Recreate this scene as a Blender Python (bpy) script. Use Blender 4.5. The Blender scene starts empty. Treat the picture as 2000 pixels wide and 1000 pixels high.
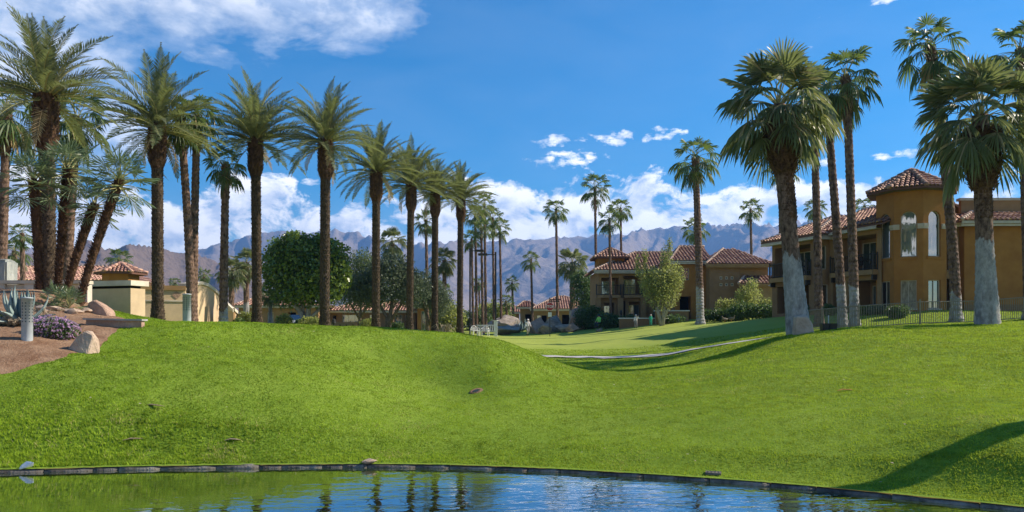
import bpy, math, random
import numpy as np
from mathutils import Vector, Matrix, Euler

R = math.radians
SC = bpy.context.scene
COL = SC.collection
rng = random.Random(7)
nrg = np.random.default_rng(11)

# ------------------------------------------------------------------ camera, sky, sun
EYE = 2.6; FPX = 1500.0; HORIZON = 640.0
cam_d = bpy.data.cameras.new('camera'); cam = bpy.data.objects.new('camera', cam_d); COL.objects.link(cam)
cam.location = (0, 0, EYE); cam.rotation_euler = (R(90), 0, 0)
cam_d.sensor_width = 36; cam_d.lens = 36 * FPX / 2000; cam_d.shift_y = (HORIZON - 500) / 2000
cam_d.clip_start = 0.1; cam_d.clip_end = 30000
SC.camera = cam
SC.view_settings.view_transform = 'Standard'; SC.view_settings.look = 'None'
SC.view_settings.exposure = 1.10; SC.view_settings.gamma = 1; SC.view_settings.use_curve_mapping = False
SUN_AZ, SUN_EL = 79.0, 35.0          # degrees right of the view axis, above the horizon
sd = bpy.data.lights.new('sun', 'SUN'); so = bpy.data.objects.new('sun', sd); COL.objects.link(so)
sd.energy = 4.2; sd.angle = R(0.5); sd.color = (1.0, 0.90, 0.74)
sun_dir = Vector((math.sin(R(SUN_AZ)) * math.cos(R(SUN_EL)), math.cos(R(SUN_AZ)) * math.cos(R(SUN_EL)), math.sin(R(SUN_EL))))
so.rotation_euler = (-sun_dir).to_track_quat('-Z', 'Y').to_euler(); so.location = (60, 20, 60)

def node(nt, t, **kw):
    n = nt.nodes.new(t)
    for k, v in kw.items():
        if k.startswith('i_'):
            key = k[2:]
            key = int(key) if key.isdigit() else key.replace('_', ' ')
            n.inputs[key].default_value = v
        else: setattr(n, k, v)
    return n

def M_(nt, op, a, b=None, c=None, clamp=False):
    n = nt.nodes.new('ShaderNodeMath'); n.operation = op; n.use_clamp = clamp
    for i, x in enumerate((a, b, c)):
        if x is None: continue
        if isinstance(x, (int, float)): n.inputs[i].default_value = x
        else: nt.links.new(x, n.inputs[i])
    return n.outputs[0]

def MIX(nt, f, a, b, blend='MIX'):
    n = nt.nodes.new('ShaderNodeMix'); n.data_type = 'RGBA'; n.blend_type = blend; n.clamp_factor = True
    for s, x in ((n.inputs[0], f), (n.inputs[6], a), (n.inputs[7], b)):
        if isinstance(x, (int, float)): s.default_value = x
        elif isinstance(x, (tuple, list)): s.default_value = (*x[:3], 1)
        else: nt.links.new(x, s)
    return n.outputs[2]

def make_world():
    w = bpy.data.worlds.new('World'); SC.world = w; w.use_nodes = True
    nt = w.node_tree; nt.nodes.clear(); L = nt.links.new
    out = node(nt, 'ShaderNodeOutputWorld'); bg = node(nt, 'ShaderNodeBackground'); bg.inputs[1].default_value = 0.078
    sky = node(nt, 'ShaderNodeTexSky', sky_type='NISHITA', sun_disc=False, sun_elevation=R(SUN_EL), sun_rotation=R(SUN_AZ),
               altitude=80.0, air_density=1.0, dust_density=0.15, ozone_density=2.2)
    hs = node(nt, 'ShaderNodeHueSaturation'); hs.inputs['Saturation'].default_value = 1.8; hs.inputs['Value'].default_value = 0.90
    L(sky.outputs[0], hs.inputs['Color'])
    tc = node(nt, 'ShaderNodeTexCoord'); sep = node(nt, 'ShaderNodeSeparateXYZ'); L(tc.outputs['Generated'], sep.inputs[0])
    az = M_(nt, 'MULTIPLY', M_(nt, 'ARCTAN2', sep.outputs[0], sep.outputs[1]), 180 / math.pi)
    el = M_(nt, 'MULTIPLY', M_(nt, 'ARCSINE', sep.outputs[2]), 180 / math.pi)
    def noise(scale, detail, rough, off=(0, 0, 0), stretch=1.6, dist=0.0):
        mp = node(nt, 'ShaderNodeMapping'); mp.inputs['Location'].default_value = off
        mp.inputs['Scale'].default_value = (scale, scale, scale * stretch); L(tc.outputs['Generated'], mp.inputs[0])
        n = node(nt, 'ShaderNodeTexNoise'); n.inputs['Scale'].default_value = 1; n.inputs['Detail'].default_value = detail
        n.inputs['Roughness'].default_value = rough; n.inputs['Distortion'].default_value = dist; L(mp.outputs[0], n.inputs['Vector'])
        return n.outputs['Fac']
    def blob(a0, e0, ra, re):
        x = M_(nt, 'DIVIDE', M_(nt, 'SUBTRACT', az, a0), ra); y = M_(nt, 'DIVIDE', M_(nt, 'SUBTRACT', el, e0), re)
        r2 = M_(nt, 'ADD', M_(nt, 'MULTIPLY', x, x), M_(nt, 'MULTIPLY', y, y))
        return M_(nt, 'SUBTRACT', 1.0, r2)            # 1 at the centre, 0 on the rim
    def mx(*a):
        o = a[0]
        for b in a[1:]: o = M_(nt, 'SMOOTH_MAX', o, b, 0.25)
        return o
    # heaped cumulus standing along the horizon, all the way round
    wob = M_(nt, 'MULTIPLY', M_(nt, 'SUBTRACT', noise(5.5, 2, .5, (3, 1, 4)), .5), 6.0)
    band = M_(nt, 'SUBTRACT', 1.0, M_(nt, 'POWER', M_(nt, 'ABSOLUTE', M_(nt, 'DIVIDE', M_(nt, 'SUBTRACT', M_(nt, 'SUBTRACT', el, wob), 6.9), 2.9)), 2.0))
    heap = mx(band, blob(7, 8.6, 9, 2.7), blob(14, 8.1, 9, 2.1), blob(-3, 8.3, 7, 2.3), blob(-13, 7.4, 7, 1.2), blob(-33, 8.0, 7, 1.8),
              blob(18, 7.6, 5, 1.5), blob(24, 8.3, 4, 1.6))
    small = mx(blob(3.2, 13.6, 2.0, .5), blob(7.4, 13.7, 2.3, .6), blob(4.2, 12.3, 2.7, .75), blob(11.3, 14.0, 1.6, .5), blob(26, 21.2, 1.1, .45),
               blob(22, 11.2, 1.0, .4), blob(26.5, 11.4, 1.6, .35), blob(-14, 10.4, 1.5, .3))
    high = mx(blob(-26, 26, 18, 7.5), blob(-16, 24.0, 11.0, 4.4), blob(-21, 22.0, 8, 3.0), blob(-33, 16, 8, 5.4), blob(-27, 13.2, 4.6, 3.0), blob(-34, 25, 11, 8), blob(-9, 25.5, 6, 2.4))
    n1 = noise(16, 8, .62, (1.7, 4.2, 0.3), 1.5, .25)
    n1s = noise(16, 8, .62, (1.7 + .22, 4.2 + .05, 0.3 + .42), 1.5, .25)     # same field a little towards the sun
    n2 = noise(11, 7, .58, (7.3, 1.1, 2.0), 2.2, .2)
    n3 = noise(46, 6, .6, (2.2, 8.1, 5.0), 2.0, .15)
    def dens(mask, n, amp, k, b=0.0):
        return M_(nt, 'MULTIPLY', M_(nt, 'ADD', M_(nt, 'ADD', M_(nt, 'MULTIPLY', M_(nt, 'MAXIMUM', mask, -1.2), .8), M_(nt, 'MULTIPLY', M_(nt, 'SUBTRACT', n, .5), amp)), b), k, clamp=True)
    dH = dens(heap, n1, 4.6, 2.4, -.05); dS = dens(small, n3, 5.5, 1.0, -.25); dU = dens(high, n2, 2.9, .62, .14)
    d = M_(nt, 'MAXIMUM', dH, M_(nt, 'MAXIMUM', dS, dU), clamp=True)
    relief = M_(nt, 'MULTIPLY_ADD', M_(nt, 'SUBTRACT', n1, n1s), 4.2, .62, clamp=True)
    veil = M_(nt, 'MULTIPLY', noise(5, 5, .6, (9, 2, 7), 3.0, .4), .16)
    grey = M_(nt, 'MULTIPLY', dU, M_(nt, 'MULTIPLY_ADD', n2, 1.5, -.25, clamp=True), clamp=True)
    lit = M_(nt, 'SUBTRACT', relief, M_(nt, 'MULTIPLY', grey, .85), clamp=True)
    ccol = MIX(nt, lit, (5.2, 5.9, 7.2), (12.0, 11.6, 11.0))
    c0 = MIX(nt, M_(nt, 'MULTIPLY', M_(nt, 'SUBTRACT', veil, .05), M_(nt, 'GREATER_THAN', el, -1.0), clamp=True), hs.outputs[0], (6.0, 6.6, 7.6))
    L(MIX(nt, M_(nt, 'MULTIPLY', d, .96), c0, ccol), bg.inputs[0]); L(bg.outputs[0], out.inputs[0])
make_world()

# ------------------------------------------------------------------ helpers
def P(px, py, d):
    """the point that lies d metres ahead at photograph pixel (px, py)"""
    return Vector(((px - 1000) / FPX * d, d, EYE + (HORIZON - py) / FPX * d))

def tag(o, label=None, cat=None, group=None, kind=None):
    if label: o['label'] = label
    if cat: o['category'] = cat
    if group: o['group'] = group
    if kind: o['kind'] = kind
    return o

def thing(name, loc, label, cat, group=None, rz=0.0):
    o = bpy.data.objects.new(name, None); COL.objects.link(o); o.empty_display_size = .3
    o.location = loc; o.rotation_euler = (0, 0, rz)
    return tag(o, label, cat, group)

def link(name, mesh, parent=None, mats=None):
    o = bpy.data.objects.new(name, mesh); COL.objects.link(o)
    if parent is not None: o.parent = parent
    return o

class MB:
    def __init__(s): s.v = []; s.f = []; s.m = []; s.c = []
    def add(s, vs, fs, m=0, c=None):
        b = len(s.v); s.v += [tuple(v) for v in vs]; s.f += [tuple(b + i for i in f) for f in fs]; s.m += [m] * len(fs)
        if c is not None: s.c += [c] * len(vs)
        return s
    def quad(s, a, b, c, d, m=0, col=None): return s.add((a, b, c, d), ((0, 1, 2, 3),), m, col)
    def tri(s, a, b, c, m=0, col=None): return s.add((a, b, c), ((0, 1, 2),), m, col)
    def box(s, c, sz, rz=0, m=0, mat=None):
        x, y, z = sz[0] / 2, sz[1] / 2, sz[2] / 2
        vs = [Vector((i * x, j * y, k * z)) for k in (-1, 1) for i, j in ((-1, -1), (1, -1), (1, 1), (-1, 1))]
        if mat is not None: vs = [mat @ v for v in vs]
        elif rz: q = Matrix.Rotation(rz, 3, 'Z'); vs = [q @ v for v in vs]
        c = Vector(c)
        return s.add([v + c for v in vs], ((3, 2, 1, 0), (4, 5, 6, 7), (0, 1, 5, 4), (1, 2, 6, 5), (2, 3, 7, 6), (3, 0, 4, 7)), m)
    def tube(s, pts, rad, n=6, m=0, caps=True, sq=1.0):
        pts = [Vector(p) for p in pts]; b = len(s.v); k = len(pts); ref = Vector((0, 0, 1))
        for i, p in enumerate(pts):
            t = (pts[min(i + 1, k - 1)] - pts[max(i - 1, 0)]).normalized()
            a = t.cross(Vector((0, 1, 0)) if abs(t.z) > .75 else ref).normalized(); c = t.cross(a).normalized()
            r = rad[i] if isinstance(rad, (list, tuple)) else rad
            for j in range(n):
                th = 2 * math.pi * j / n
                s.v.append(tuple(p + a * (math.cos(th) * r) + c * (math.sin(th) * r * sq)))
        for i in range(k - 1):
            for j in range(n):
                s.f.append((b + i * n + j, b + i * n + (j + 1) % n, b + (i + 1) * n + (j + 1) % n, b + (i + 1) * n + j)); s.m.append(m)
        if caps:
            s.f.append(tuple(b + j for j in reversed(range(n)))); s.m.append(m)
            s.f.append(tuple(b + (k - 1) * n + j for j in range(n))); s.m.append(m)
        return s
    def lathe(s, prof, n=16, c=(0, 0, 0), m=0):
        b = len(s.v); c = Vector(c)
        for r, z in prof:
            for j in range(n):
                th = 2 * math.pi * j / n; s.v.append(tuple(c + Vector((r * math.cos(th), r * math.sin(th), z))))
        for i in range(len(prof) - 1):
            for j in range(n):
                s.f.append((b + i * n + j, b + i * n + (j + 1) % n, b + (i + 1) * n + (j + 1) % n, b + (i + 1) * n + j)); s.m.append(m)
        s.f.append(tuple(b + (len(prof) - 1) * n + j for j in range(n))); s.m.append(m)
        return s
    def join(s, o, mat):
        b = len(s.v); s.v += [tuple(mat @ Vector(v)) for v in o.v]; s.f += [tuple(b + i for i in f) for f in o.f]; s.m += o.m; s.c += o.c
        return s
    def mesh(s, name, mats, smooth=False):
        me = bpy.data.meshes.new(name); me.from_pydata(s.v, [], s.f)
        for m in (mats if isinstance(mats, (list, tuple)) else [mats]): me.materials.append(m)
        if any(s.m): me.polygons.foreach_set('material_index', s.m)
        if smooth: me.polygons.foreach_set('use_smooth', [True] * len(me.polygons))
        if s.c and len(s.c) == len(s.v):
            at = me.attributes.new('tone', 'FLOAT', 'POINT'); at.data.foreach_set('value', np.array(s.c, dtype=np.float32))
        me.update(); return me
    def build(s, name, mats, parent=None, smooth=False):
        return link(name, s.mesh(name, mats, smooth), parent)

def np_mesh(name, V, F, mats, tone=None, smooth=False):
    """V (n,3), F (m,k) arrays -> mesh, fast"""
    V = np.asarray(V, np.float32); F = np.asarray(F, np.int32); k = F.shape[1]
    me = bpy.data.meshes.new(name); me.vertices.add(len(V)); me.vertices.foreach_set('co', V.ravel())
    me.loops.add(F.size); me.loops.foreach_set('vertex_index', F.ravel())
    me.polygons.add(len(F)); me.polygons.foreach_set('loop_start', np.arange(0, F.size, k, dtype=np.int32))
    if smooth: me.polygons.foreach_set('use_smooth', np.ones(len(F), bool))
    for m in (mats if isinstance(mats, (list, tuple)) else [mats]): me.materials.append(m)
    if tone is not None:
        at = me.attributes.new('tone', 'FLOAT', 'POINT'); at.data.foreach_set('value', np.asarray(tone, np.float32))
    me.update(calc_edges=True); me.validate(); return me

def _hash(i, j, s):
    h = (i.astype(np.int64) * 374761393 + j.astype(np.int64) * 668265263 + s * 982451653) & 0x7fffffff
    h = ((h ^ (h >> 13)) * 1274126177) & 0x7fffffff
    return ((h ^ (h >> 16)) & 0xffffff) / float(0xffffff)
def vnoise(x, y, s=0):
    x = np.asarray(x, float); y = np.asarray(y, float)
    i = np.floor(x); j = np.floor(y); fx = x - i; fy = y - j
    fx = fx * fx * fx * (fx * (fx * 6 - 15) + 10); fy = fy * fy * fy * (fy * (fy * 6 - 15) + 10)
    a = _hash(i, j, s); b = _hash(i + 1, j, s); c = _hash(i, j + 1, s); d = _hash(i + 1, j + 1, s)
    return a + (b - a) * fx + (c - a) * fy + (a - b - c + d) * fx * fy
def fbm(x, y, o=5, s=0, ridged=False):
    t = 0; a = 1; n = 0; f = 1
    for k in range(o):
        v = vnoise(x * f + 17 * k, y * f - 11 * k, s + k)
        if ridged: v = 1 - abs(2 * v - 1)
        t = t + a * v; n += a; a *= .5; f *= 2.03
    return t / n

# ------------------------------------------------------------------ materials
MAT = {}
def pbsdf(name, col, rough=.8, spec=.3, var=None, scale=6.0, bump=0.0, bscale=30.0, detail=6, metal=0.0, coord='Object', isl=0.0, stretch=(1, 1, 1)):
    """plain procedural surface: base colour, noise mottling to `var`, bump"""
    m = bpy.data.materials.new(name); m.use_nodes = True; nt = m.node_tree; b = nt.nodes['Principled BSDF']; L = nt.links.new
    b.inputs['Roughness'].default_value = rough; b.inputs['Specular IOR Level'].default_value = spec; b.inputs['Metallic'].default_value = metal
    tc = node(nt, 'ShaderNodeTexCoord'); mp = node(nt, 'ShaderNodeMapping'); mp.inputs['Scale'].default_value = stretch; L(tc.outputs[coord], mp.inputs[0])
    n = node(nt, 'ShaderNodeTexNoise'); n.inputs['Scale'].default_value = scale; n.inputs['Detail'].default_value = detail; n.inputs['Roughness'].default_value = .62
    L(mp.outputs[0], n.inputs['Vector'])
    if var is None: var = tuple(c * .82 for c in col)
    rp = M_(nt, 'MULTIPLY_ADD', n.outputs['Fac'], 3.0, -1.0, clamp=True)
    c = MIX(nt, rp, var, col)
    if isl:
        g = node(nt, 'ShaderNodeNewGeometry'); oi = node(nt, 'ShaderNodeObjectInfo')
        r = M_(nt, 'FRACT', M_(nt, 'ADD', g.outputs['Random Per Island'], oi.outputs['Random']))
        h = node(nt, 'ShaderNodeHueSaturation'); L(c, h.inputs['Color'])
        L(M_(nt, 'MULTIPLY_ADD', r, isl, 1 - isl * .5), h.inputs['Value']); L(M_(nt, 'MULTIPLY_ADD', r, .03, .485), h.inputs['Hue']); c = h.outputs[0]
    L(c, b.inputs['Base Color'])
    if bump:
        n2 = node(nt, 'ShaderNodeTexNoise'); n2.inputs['Scale'].default_value = bscale; n2.inputs['Detail'].default_value = 5; L(mp.outputs[0], n2.inputs['Vector'])
        bp = node(nt, 'ShaderNodeBump'); bp.inputs['Strength'].default_value = bump; bp.inputs['Distance'].default_value = .05
        L(n2.outputs['Fac'], bp.inputs['Height']); L(bp.outputs[0], b.inputs['Normal'])
    MAT[name] = m; return m

def leafmat(name, dark, light, trans=.3, rough=.45, spec=.4, tcol=None, dry=None, drya=0.0):
    """foliage: colour runs dark..light with the `tone` attribute and per object, some light passes through"""
    m = bpy.data.materials.new(name); m.use_nodes = True; nt = m.node_tree; b = nt.nodes['Principled BSDF']; L = nt.links.new
    b.inputs['Roughness'].default_value = rough; b.inputs['Specular IOR Level'].default_value = spec
    at = node(nt, 'ShaderNodeAttribute', attribute_name='tone'); oi = node(nt, 'ShaderNodeObjectInfo')
    f = M_(nt, 'MULTIPLY_ADD', oi.outputs['Random'], .4, M_(nt, 'MULTIPLY_ADD', at.outputs['Fac'], .9, -.15), clamp=True)
    c = MIX(nt, f, dark, light)
    if dry: c = MIX(nt, M_(nt, 'GREATER_THAN', at.outputs['Fac'], 1.0 - drya), c, dry)
    L(c, b.inputs['Base Color'])
    t = node(nt, 'ShaderNodeBsdfTranslucent'); tc = MIX(nt, .75, c, tcol or tuple(min(1, x * 2.2) for x in light)); L(tc, t.inputs[0])
    mx = node(nt, 'ShaderNodeMixShader'); mx.inputs[0].default_value = trans
    L(b.outputs[0], mx.inputs[1]); L(t.outputs[0], mx.inputs[2]); L(mx.outputs[0], nt.nodes['Material Output'].inputs[0])
    MAT[name] = m; return m

def trunkmat(name, dark, light, wash=True, scale=9.0):
    """bark in two browns; below the height in the object's `wash` property it is whitewashed, with bare patches"""
    m = bpy.data.materials.new(name); m.use_nodes = True; nt = m.node_tree; b = nt.nodes['Principled BSDF']; L = nt.links.new
    b.inputs['Roughness'].default_value = .9; b.inputs['Specular IOR Level'].default_value = .15
    tc = node(nt, 'ShaderNodeTexCoord'); mp = node(nt, 'ShaderNodeMapping'); mp.inputs['Scale'].default_value = (1, 1, .45); L(tc.outputs['Object'], mp.inputs[0])
    n = node(nt, 'ShaderNodeTexNoise'); n.inputs['Scale'].default_value = scale; n.inputs['Detail'].default_value = 8; n.inputs['Roughness'].default_value = .7; L(mp.outputs[0], n.inputs['Vector'])
    c = MIX(nt, M_(nt, 'MULTIPLY_ADD', n.outputs['Fac'], 3.4, -1.2, clamp=True), dark, light)
    if wash:
        at = node(nt, 'ShaderNodeAttribute', attribute_name='wash', attribute_type='OBJECT'); sp = node(nt, 'ShaderNodeSeparateXYZ'); L(tc.outputs['Object'], sp.inputs[0])
        n2 = node(nt, 'ShaderNodeTexNoise'); n2.inputs['Scale'].default_value = 2.2; n2.inputs['Detail'].default_value = 9; n2.inputs['Roughness'].default_value = .68; L(mp.outputs[0], n2.inputs['Vector'])
        edge = M_(nt, 'MULTIPLY_ADD', M_(nt, 'SUBTRACT', n2.outputs['Fac'], .5), 2.0, M_(nt, 'SUBTRACT', at.outputs['Fac'], sp.outputs[2]))
        f = M_(nt, 'MULTIPLY', edge, 9.0, clamp=True)
        worn = M_(nt, 'MULTIPLY_ADD', n2.outputs['Fac'], 6.0, -2.0, clamp=True)
        wc = MIX(nt, worn, (.16, .14, .13), MIX(nt, M_(nt, 'MULTIPLY_ADD', n.outputs['Fac'], 2.5, -.75, clamp=True), (.20, .19, .18), (.45, .425, .40)))
        c = MIX(nt, f, c, wc)
    L(c, b.inputs['Base Color'])
    bp = node(nt, 'ShaderNodeBump'); bp.inputs['Strength'].default_value = .7; bp.inputs['Distance'].default_value = .05; L(n.outputs['Fac'], bp.inputs['Height']); L(bp.outputs[0], b.inputs['Normal'])
    MAT[name] = m; return m

leafmat('date_leaf', (.058, .072, .034), (.20, .21, .115), .30, .42, .5, (.30, .36, .10))
leafmat('fan_leaf', (.035, .065, .020), (.10, .15, .045), .28, .46, .35, (.26, .36, .06), (.34, .25, .12), .05)
leafmat('fan_leaf_grey', (.055, .080, .035), (.16, .19, .085), .28, .46, .38, (.34, .40, .12), (.40, .32, .18), .06)
leafmat('stiff_fan_leaf', (.055, .085, .035), (.15, .20, .085), .22, .36, .5)
leafmat('dead_leaf', (.20, .14, .07), (.42, .32, .18), .25, .7, .2)
leafmat('ficus_leaf', (.020, .050, .008), (.15, .22, .030), .25, .35, .5, (.30, .42, .05))
leafmat('willow_leaf', (.045, .075, .028), (.13, .17, .06), .3, .5, .3)
leafmat('grey_leaf', (.045, .070, .040), (.12, .15, .085), .25, .5, .3)
leafmat('lime_leaf', (.10, .13, .03), (.27, .29, .08), .4, .5, .3)
leafmat('shrub_leaf', (.028, .058, .014), (.09, .145, .035), .25, .45, .4)
leafmat('agave_leaf', (.13, .19, .18), (.26, .33, .31), .08, .5, .3)
leafmat('flower', (.24, .12, .24), (.56, .37, .52), .3, .6, .2)
leafmat('dry_stalk', (.30, .22, .14), (.50, .42, .32), .2, .8, .1)
leafmat('grass_blade', (.052, .115, .004), (.270, .390, .024), .34, .6, .10, (.50, .60, .06), (.38, .33, .13), .018)
trunkmat('date_bark', (.022, .015, .010), (.14, .10, .068), False, 11)
trunkmat('boot_bark', (.026, .014, .009), (.15, .085, .050), False, 8)
trunkmat('fan_bark', (.040, .024, .017), (.24, .155, .11), True, 8)
trunkmat('tree_bark', (.05, .04, .032), (.20, .165, .13), True, 8)
pbsdf('date_cut', (.25, .185, .13), .9, .1, (.10, .07, .05), 14)
pbsdf('boot_cut', (.58, .45, .31), .9, .1, (.16, .10, .07), 9)
pbsdf('petiole', (.40, .33, .13), .6, .3, (.22, .24, .09), 8)
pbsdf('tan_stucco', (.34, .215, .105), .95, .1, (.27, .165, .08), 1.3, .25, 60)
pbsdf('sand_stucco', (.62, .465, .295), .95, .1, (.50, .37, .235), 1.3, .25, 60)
pbsdf('cream_stucco', (.64, .565, .46), .95, .1, (.50, .435, .35), 1.6, .25, 60)
pbsdf('ochre_stucco', (.39, .185, .052), .95, .1, (.30, .135, .036), 1.1, .25, 60)
pbsdf('grey_stucco', (.27, .165, .09), .95, .1, (.22, .13, .07), 1.2, .25, 60)
pbsdf('trim', (.56, .49, .385), .8, .2, (.45, .39, .30), 3)
pbsdf('brown_trim', (.17, .14, .11), .8, .2)
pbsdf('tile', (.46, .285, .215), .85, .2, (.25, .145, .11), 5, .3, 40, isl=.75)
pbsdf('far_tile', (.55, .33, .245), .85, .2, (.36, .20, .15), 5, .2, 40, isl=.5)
pbsdf('roof_pan', (.16, .085, .062), .9, .1)
pbsdf('ridge_tile', (.58, .46, .36), .9, .1, (.38, .24, .18), 6)
pbsdf('iron', (.018, .017, .016), .5, .4, (.035, .028, .022), 20)
pbsdf('fence_iron', (.26, .215, .15), .6, .3, (.17, .14, .10), 12)
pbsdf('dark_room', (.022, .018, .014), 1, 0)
pbsdf('dark_plastic', (.012, .013, .013), .45, .4)
pbsdf('concrete', (.40, .385, .355), .9, .15, (.28, .265, .24), 3, .3, 40)
pbsdf('edging_concrete', (.22, .195, .16), .85, .25, (.055, .048, .038), 5, .5, 25, isl=.5)
pbsdf('pale_stone', (.52, .39, .29), .9, .15, (.36, .26, .19), 3, .5, 14)
pbsdf('rose_stone', (.46, .31, .225), .9, .15, (.29, .185, .135), 3, .5, 14)
pbsdf('grey_stone', (.42, .345, .28), .9, .15, (.20, .165, .135), 2.5, .6, 10)
pbsdf('pillar_stone', (.40, .41, .38), .9, .15, (.22, .24, .23), 3.5, .6, 9)
pbsdf('white_paint', (.74, .73, .70), .5, .4, (.62, .61, .58), 6)
pbsdf('galvanised', (.40, .43, .44), .6, .4, (.33, .36, .37), 7)
pbsdf('hole', (.05, .065, .07), .9, .1)
pbsdf('sign_red', (.42, .018, .022), .4, .5, (.34, .015, .02), 5)
pbsdf('skin', (.46, .28, .20), .6, .3)
pbsdf('cloth_white', (.84, .78, .77), .9, .1, (.60, .54, .54), 8)
pbsdf('cloth_grey', (.36, .33, .33), .9, .1)
pbsdf('cloth_teal', (.05, .42, .30), .9, .1)
pbsdf('cloth_lime', (.25, .62, .16), .9, .1)
pbsdf('cloth_navy', (.03, .045, .10), .9, .1)
pbsdf('shoe', (.05, .045, .04), .7, .2)
pbsdf('car_paint', (.45, .47, .50), .25, .6)
pbsdf('path_concrete', (.50, .47, .44), .9, .1, (.40, .375, .35), 1.2, .1, 30, coord='Object')
pbsdf('leaf_litter', (.42, .20, .05), .8, .2)

def glassmat(name, col, rough=.03):
    m = bpy.data.materials.new(name); m.use_nodes = True; b = m.node_tree.nodes['Principled BSDF']; nt = m.node_tree
    n = node(nt, 'ShaderNodeTexNoise'); n.inputs['Scale'].default_value = 1.1
    nt.links.new(MIX(nt, n.outputs['Fac'], col, tuple(c * .5 for c in col)), b.inputs['Base Color'])
    b.inputs['Roughness'].default_value = rough; b.inputs['Specular IOR Level'].default_value = 1.0; b.inputs['IOR'].default_value = 2.1
    bp = node(nt, 'ShaderNodeBump'); bp.inputs['Strength'].default_value = .05; bp.inputs['Distance'].default_value = .1
    nt.links.new(n.outputs['Fac'], bp.inputs['Height']); nt.links.new(bp.outputs[0], b.inputs['Normal']); MAT[name] = m
glassmat('glass', (.030, .036, .036)); glassmat('teal_glass', (.02, .085, .075)); glassmat('bright_glass', (.16, .21, .22), .02)
def curtainmat():
    m = pbsdf('curtain', (.42, .37, .27), .9, .1, (.16, .13, .09), 9, 0, 10, stretch=(1, 1, .35)); return m
curtainmat()
# ------------------------------------------------------------------ ground, pond, path
_ex = np.array([-400, -60, -40, -30, -22, -15, -11.5, -9.12, -7.02, -4.73, -2.67, -.95, .92, 2.64, 4.2, 5.54, 6.43, 7.25, 8.6, 10.2, 12, 14, 17, 30, 400.])
_ey = np.array([4, 4, 6, 8.5, 11, 12.8, 13.45, 13.68, 14.04, 14.2, 14.3, 14.2, 13.78, 13.2, 12.6, 11.9, 11.34, 10.88, 9.9, 8.5, 6.6, 4.2, 1.5, 0, 0.])
_tx = np.linspace(-60, 30, 1801); _ty = np.interp(_tx, _ex, _ey)
_k = np.exp(-.5 * (np.arange(-40, 41) / 13.0) ** 2); _k /= _k.sum()
_ty = np.convolve(np.pad(_ty, 40, mode='edge'), _k, 'valid')
def edge(x): return np.interp(x, _tx, _ty)

_cp = []
def C(px, py, d): p = P(px, py, d); _cp.append((p.x, p.y, p.z))
def CW(x, y, z): _cp.append((x, y, z))
for x in (-30, -22, -15, -11, -9, -7, -5, -3, -1, 1, 2.6, 4.2, 5.5, 6.4, 7.2, 8.6, 10.2, 12, 14, 17): CW(x, float(edge(x)), .13)
for a in ((0, 735, 16.8), (130, 700, 18), (52, 665, 18.75), (165, 690, 18.9), (0, 600, 24), (110, 575, 26), (190, 612, 25), (225, 628, 26.5),
          (270, 632, 23), (320, 631, 22.0), (365, 632, 22), (440, 637, 22.3), (500, 643, 22.6), (560, 650, 23), (640, 655, 23.5), (760, 657, 24.5), (850, 655, 24.8), (930, 658, 25), (330, 631, 27), (500, 645, 28),
          (1000, 673, 25.5), (1060, 700, 25.5), (1120, 724, 25), (1150, 735, 24.5), (915, 770, 20.0), (720, 690, 23.0), (800, 724, 21.7), (850, 748, 20.8), (860, 693, 23.0), (950, 690, 22.4), (1020, 705, 22.6), (950, 738, 20.5), (1070, 735, 21.8), (990, 775, 18.9),
          (300, 735, 17.2), (500, 745, 17.4), (600, 722, 18.8), (200, 815, 15.3), (450, 830, 15.5), (700, 800, 16.8), (200, 690, 19.3), (420, 680, 19.8), (930, 840, 16.4), (1150, 780, 19.2), (1150, 850, 16),
          (1540, 657, 28.5), (1600, 652, 27.5), (1750, 648, 27), (1930, 648, 27), (2050, 648, 26), (1450, 688, 27), (1380, 708, 26), (1300, 724, 25), (1220, 735, 24.6),
          (1500, 760, 18.8), (1800, 750, 17.5), (1700, 850, 14), (1950, 840, 12.6), (1500, 850, 14.6), (1300, 800, 17.5), (2050, 760, 16.5),
          (1150, 728, 30), (1090, 716, 30), (1250, 724, 30), (1330, 712, 31), (1150, 711, 35), (1250, 692, 41), (1100, 672, 55), (1031, 656, 80), (1300, 662, 50), (1400, 641, 60), (1450, 626, 70), (1250, 634, 84), (1380, 622, 76),
          (1560, 650, 34), (1680, 644, 38), (1620, 645, 34), (1900, 634, 38), (1560, 628, 48), (1120, 655, 75)): C(*a)
for a in ((24.7, 44.5, 3.55), (20, 53, 3.45), (30, 46, 3.6), (16, 60, 3.3), (26, 60, 3.6), (40, 46, 3.6), (36, 30, 2.9), (25, 22, 2.3), (30, 12, 1.6), (22, 8, 1.0), (20, 36, 2.75),
          (-4, 33, 1.7), (0, 36, 1.15), (-9, 34, 2.1), (-18, 36, 2.9), (-19, 42, 2.75), (-15.7, 47, 2.45), (-11.2, 46, 2.2), (-9.5, 54, 2.1), (-6, 64, 2.0), (-4.6, 70, 1.95), (0, 50, 1.5),
          (-24, 30, 4.0), (-30, 26, 3.8), (-26, 20, 2.9), (-30, 45, 3.2), (-40, 60, 3), (-20, 70, 2.4), (-10, 95, 2.3), (-25, 95, 2.4), (8, 105, 2.5), (0, 95, 2.2), (20, 95, 3.2), (12, 83, 2.9), (40, 80, 3.6),
          (-50, 30, 3), (-50, 15, 2), (60, 30, 3), (60, 60, 3.6), (-50, 100, 2.6), (50, 110, 3), (0, 125, 2.5), (-30, 125, 2.6), (30, 125, 3)): CW(*a)
_cp = np.array(_cp)
def _phi(r2): return np.where(r2 > 1e-9, .5 * r2 * np.log(np.maximum(r2, 1e-9)), 0)
_S = 10.0
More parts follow.
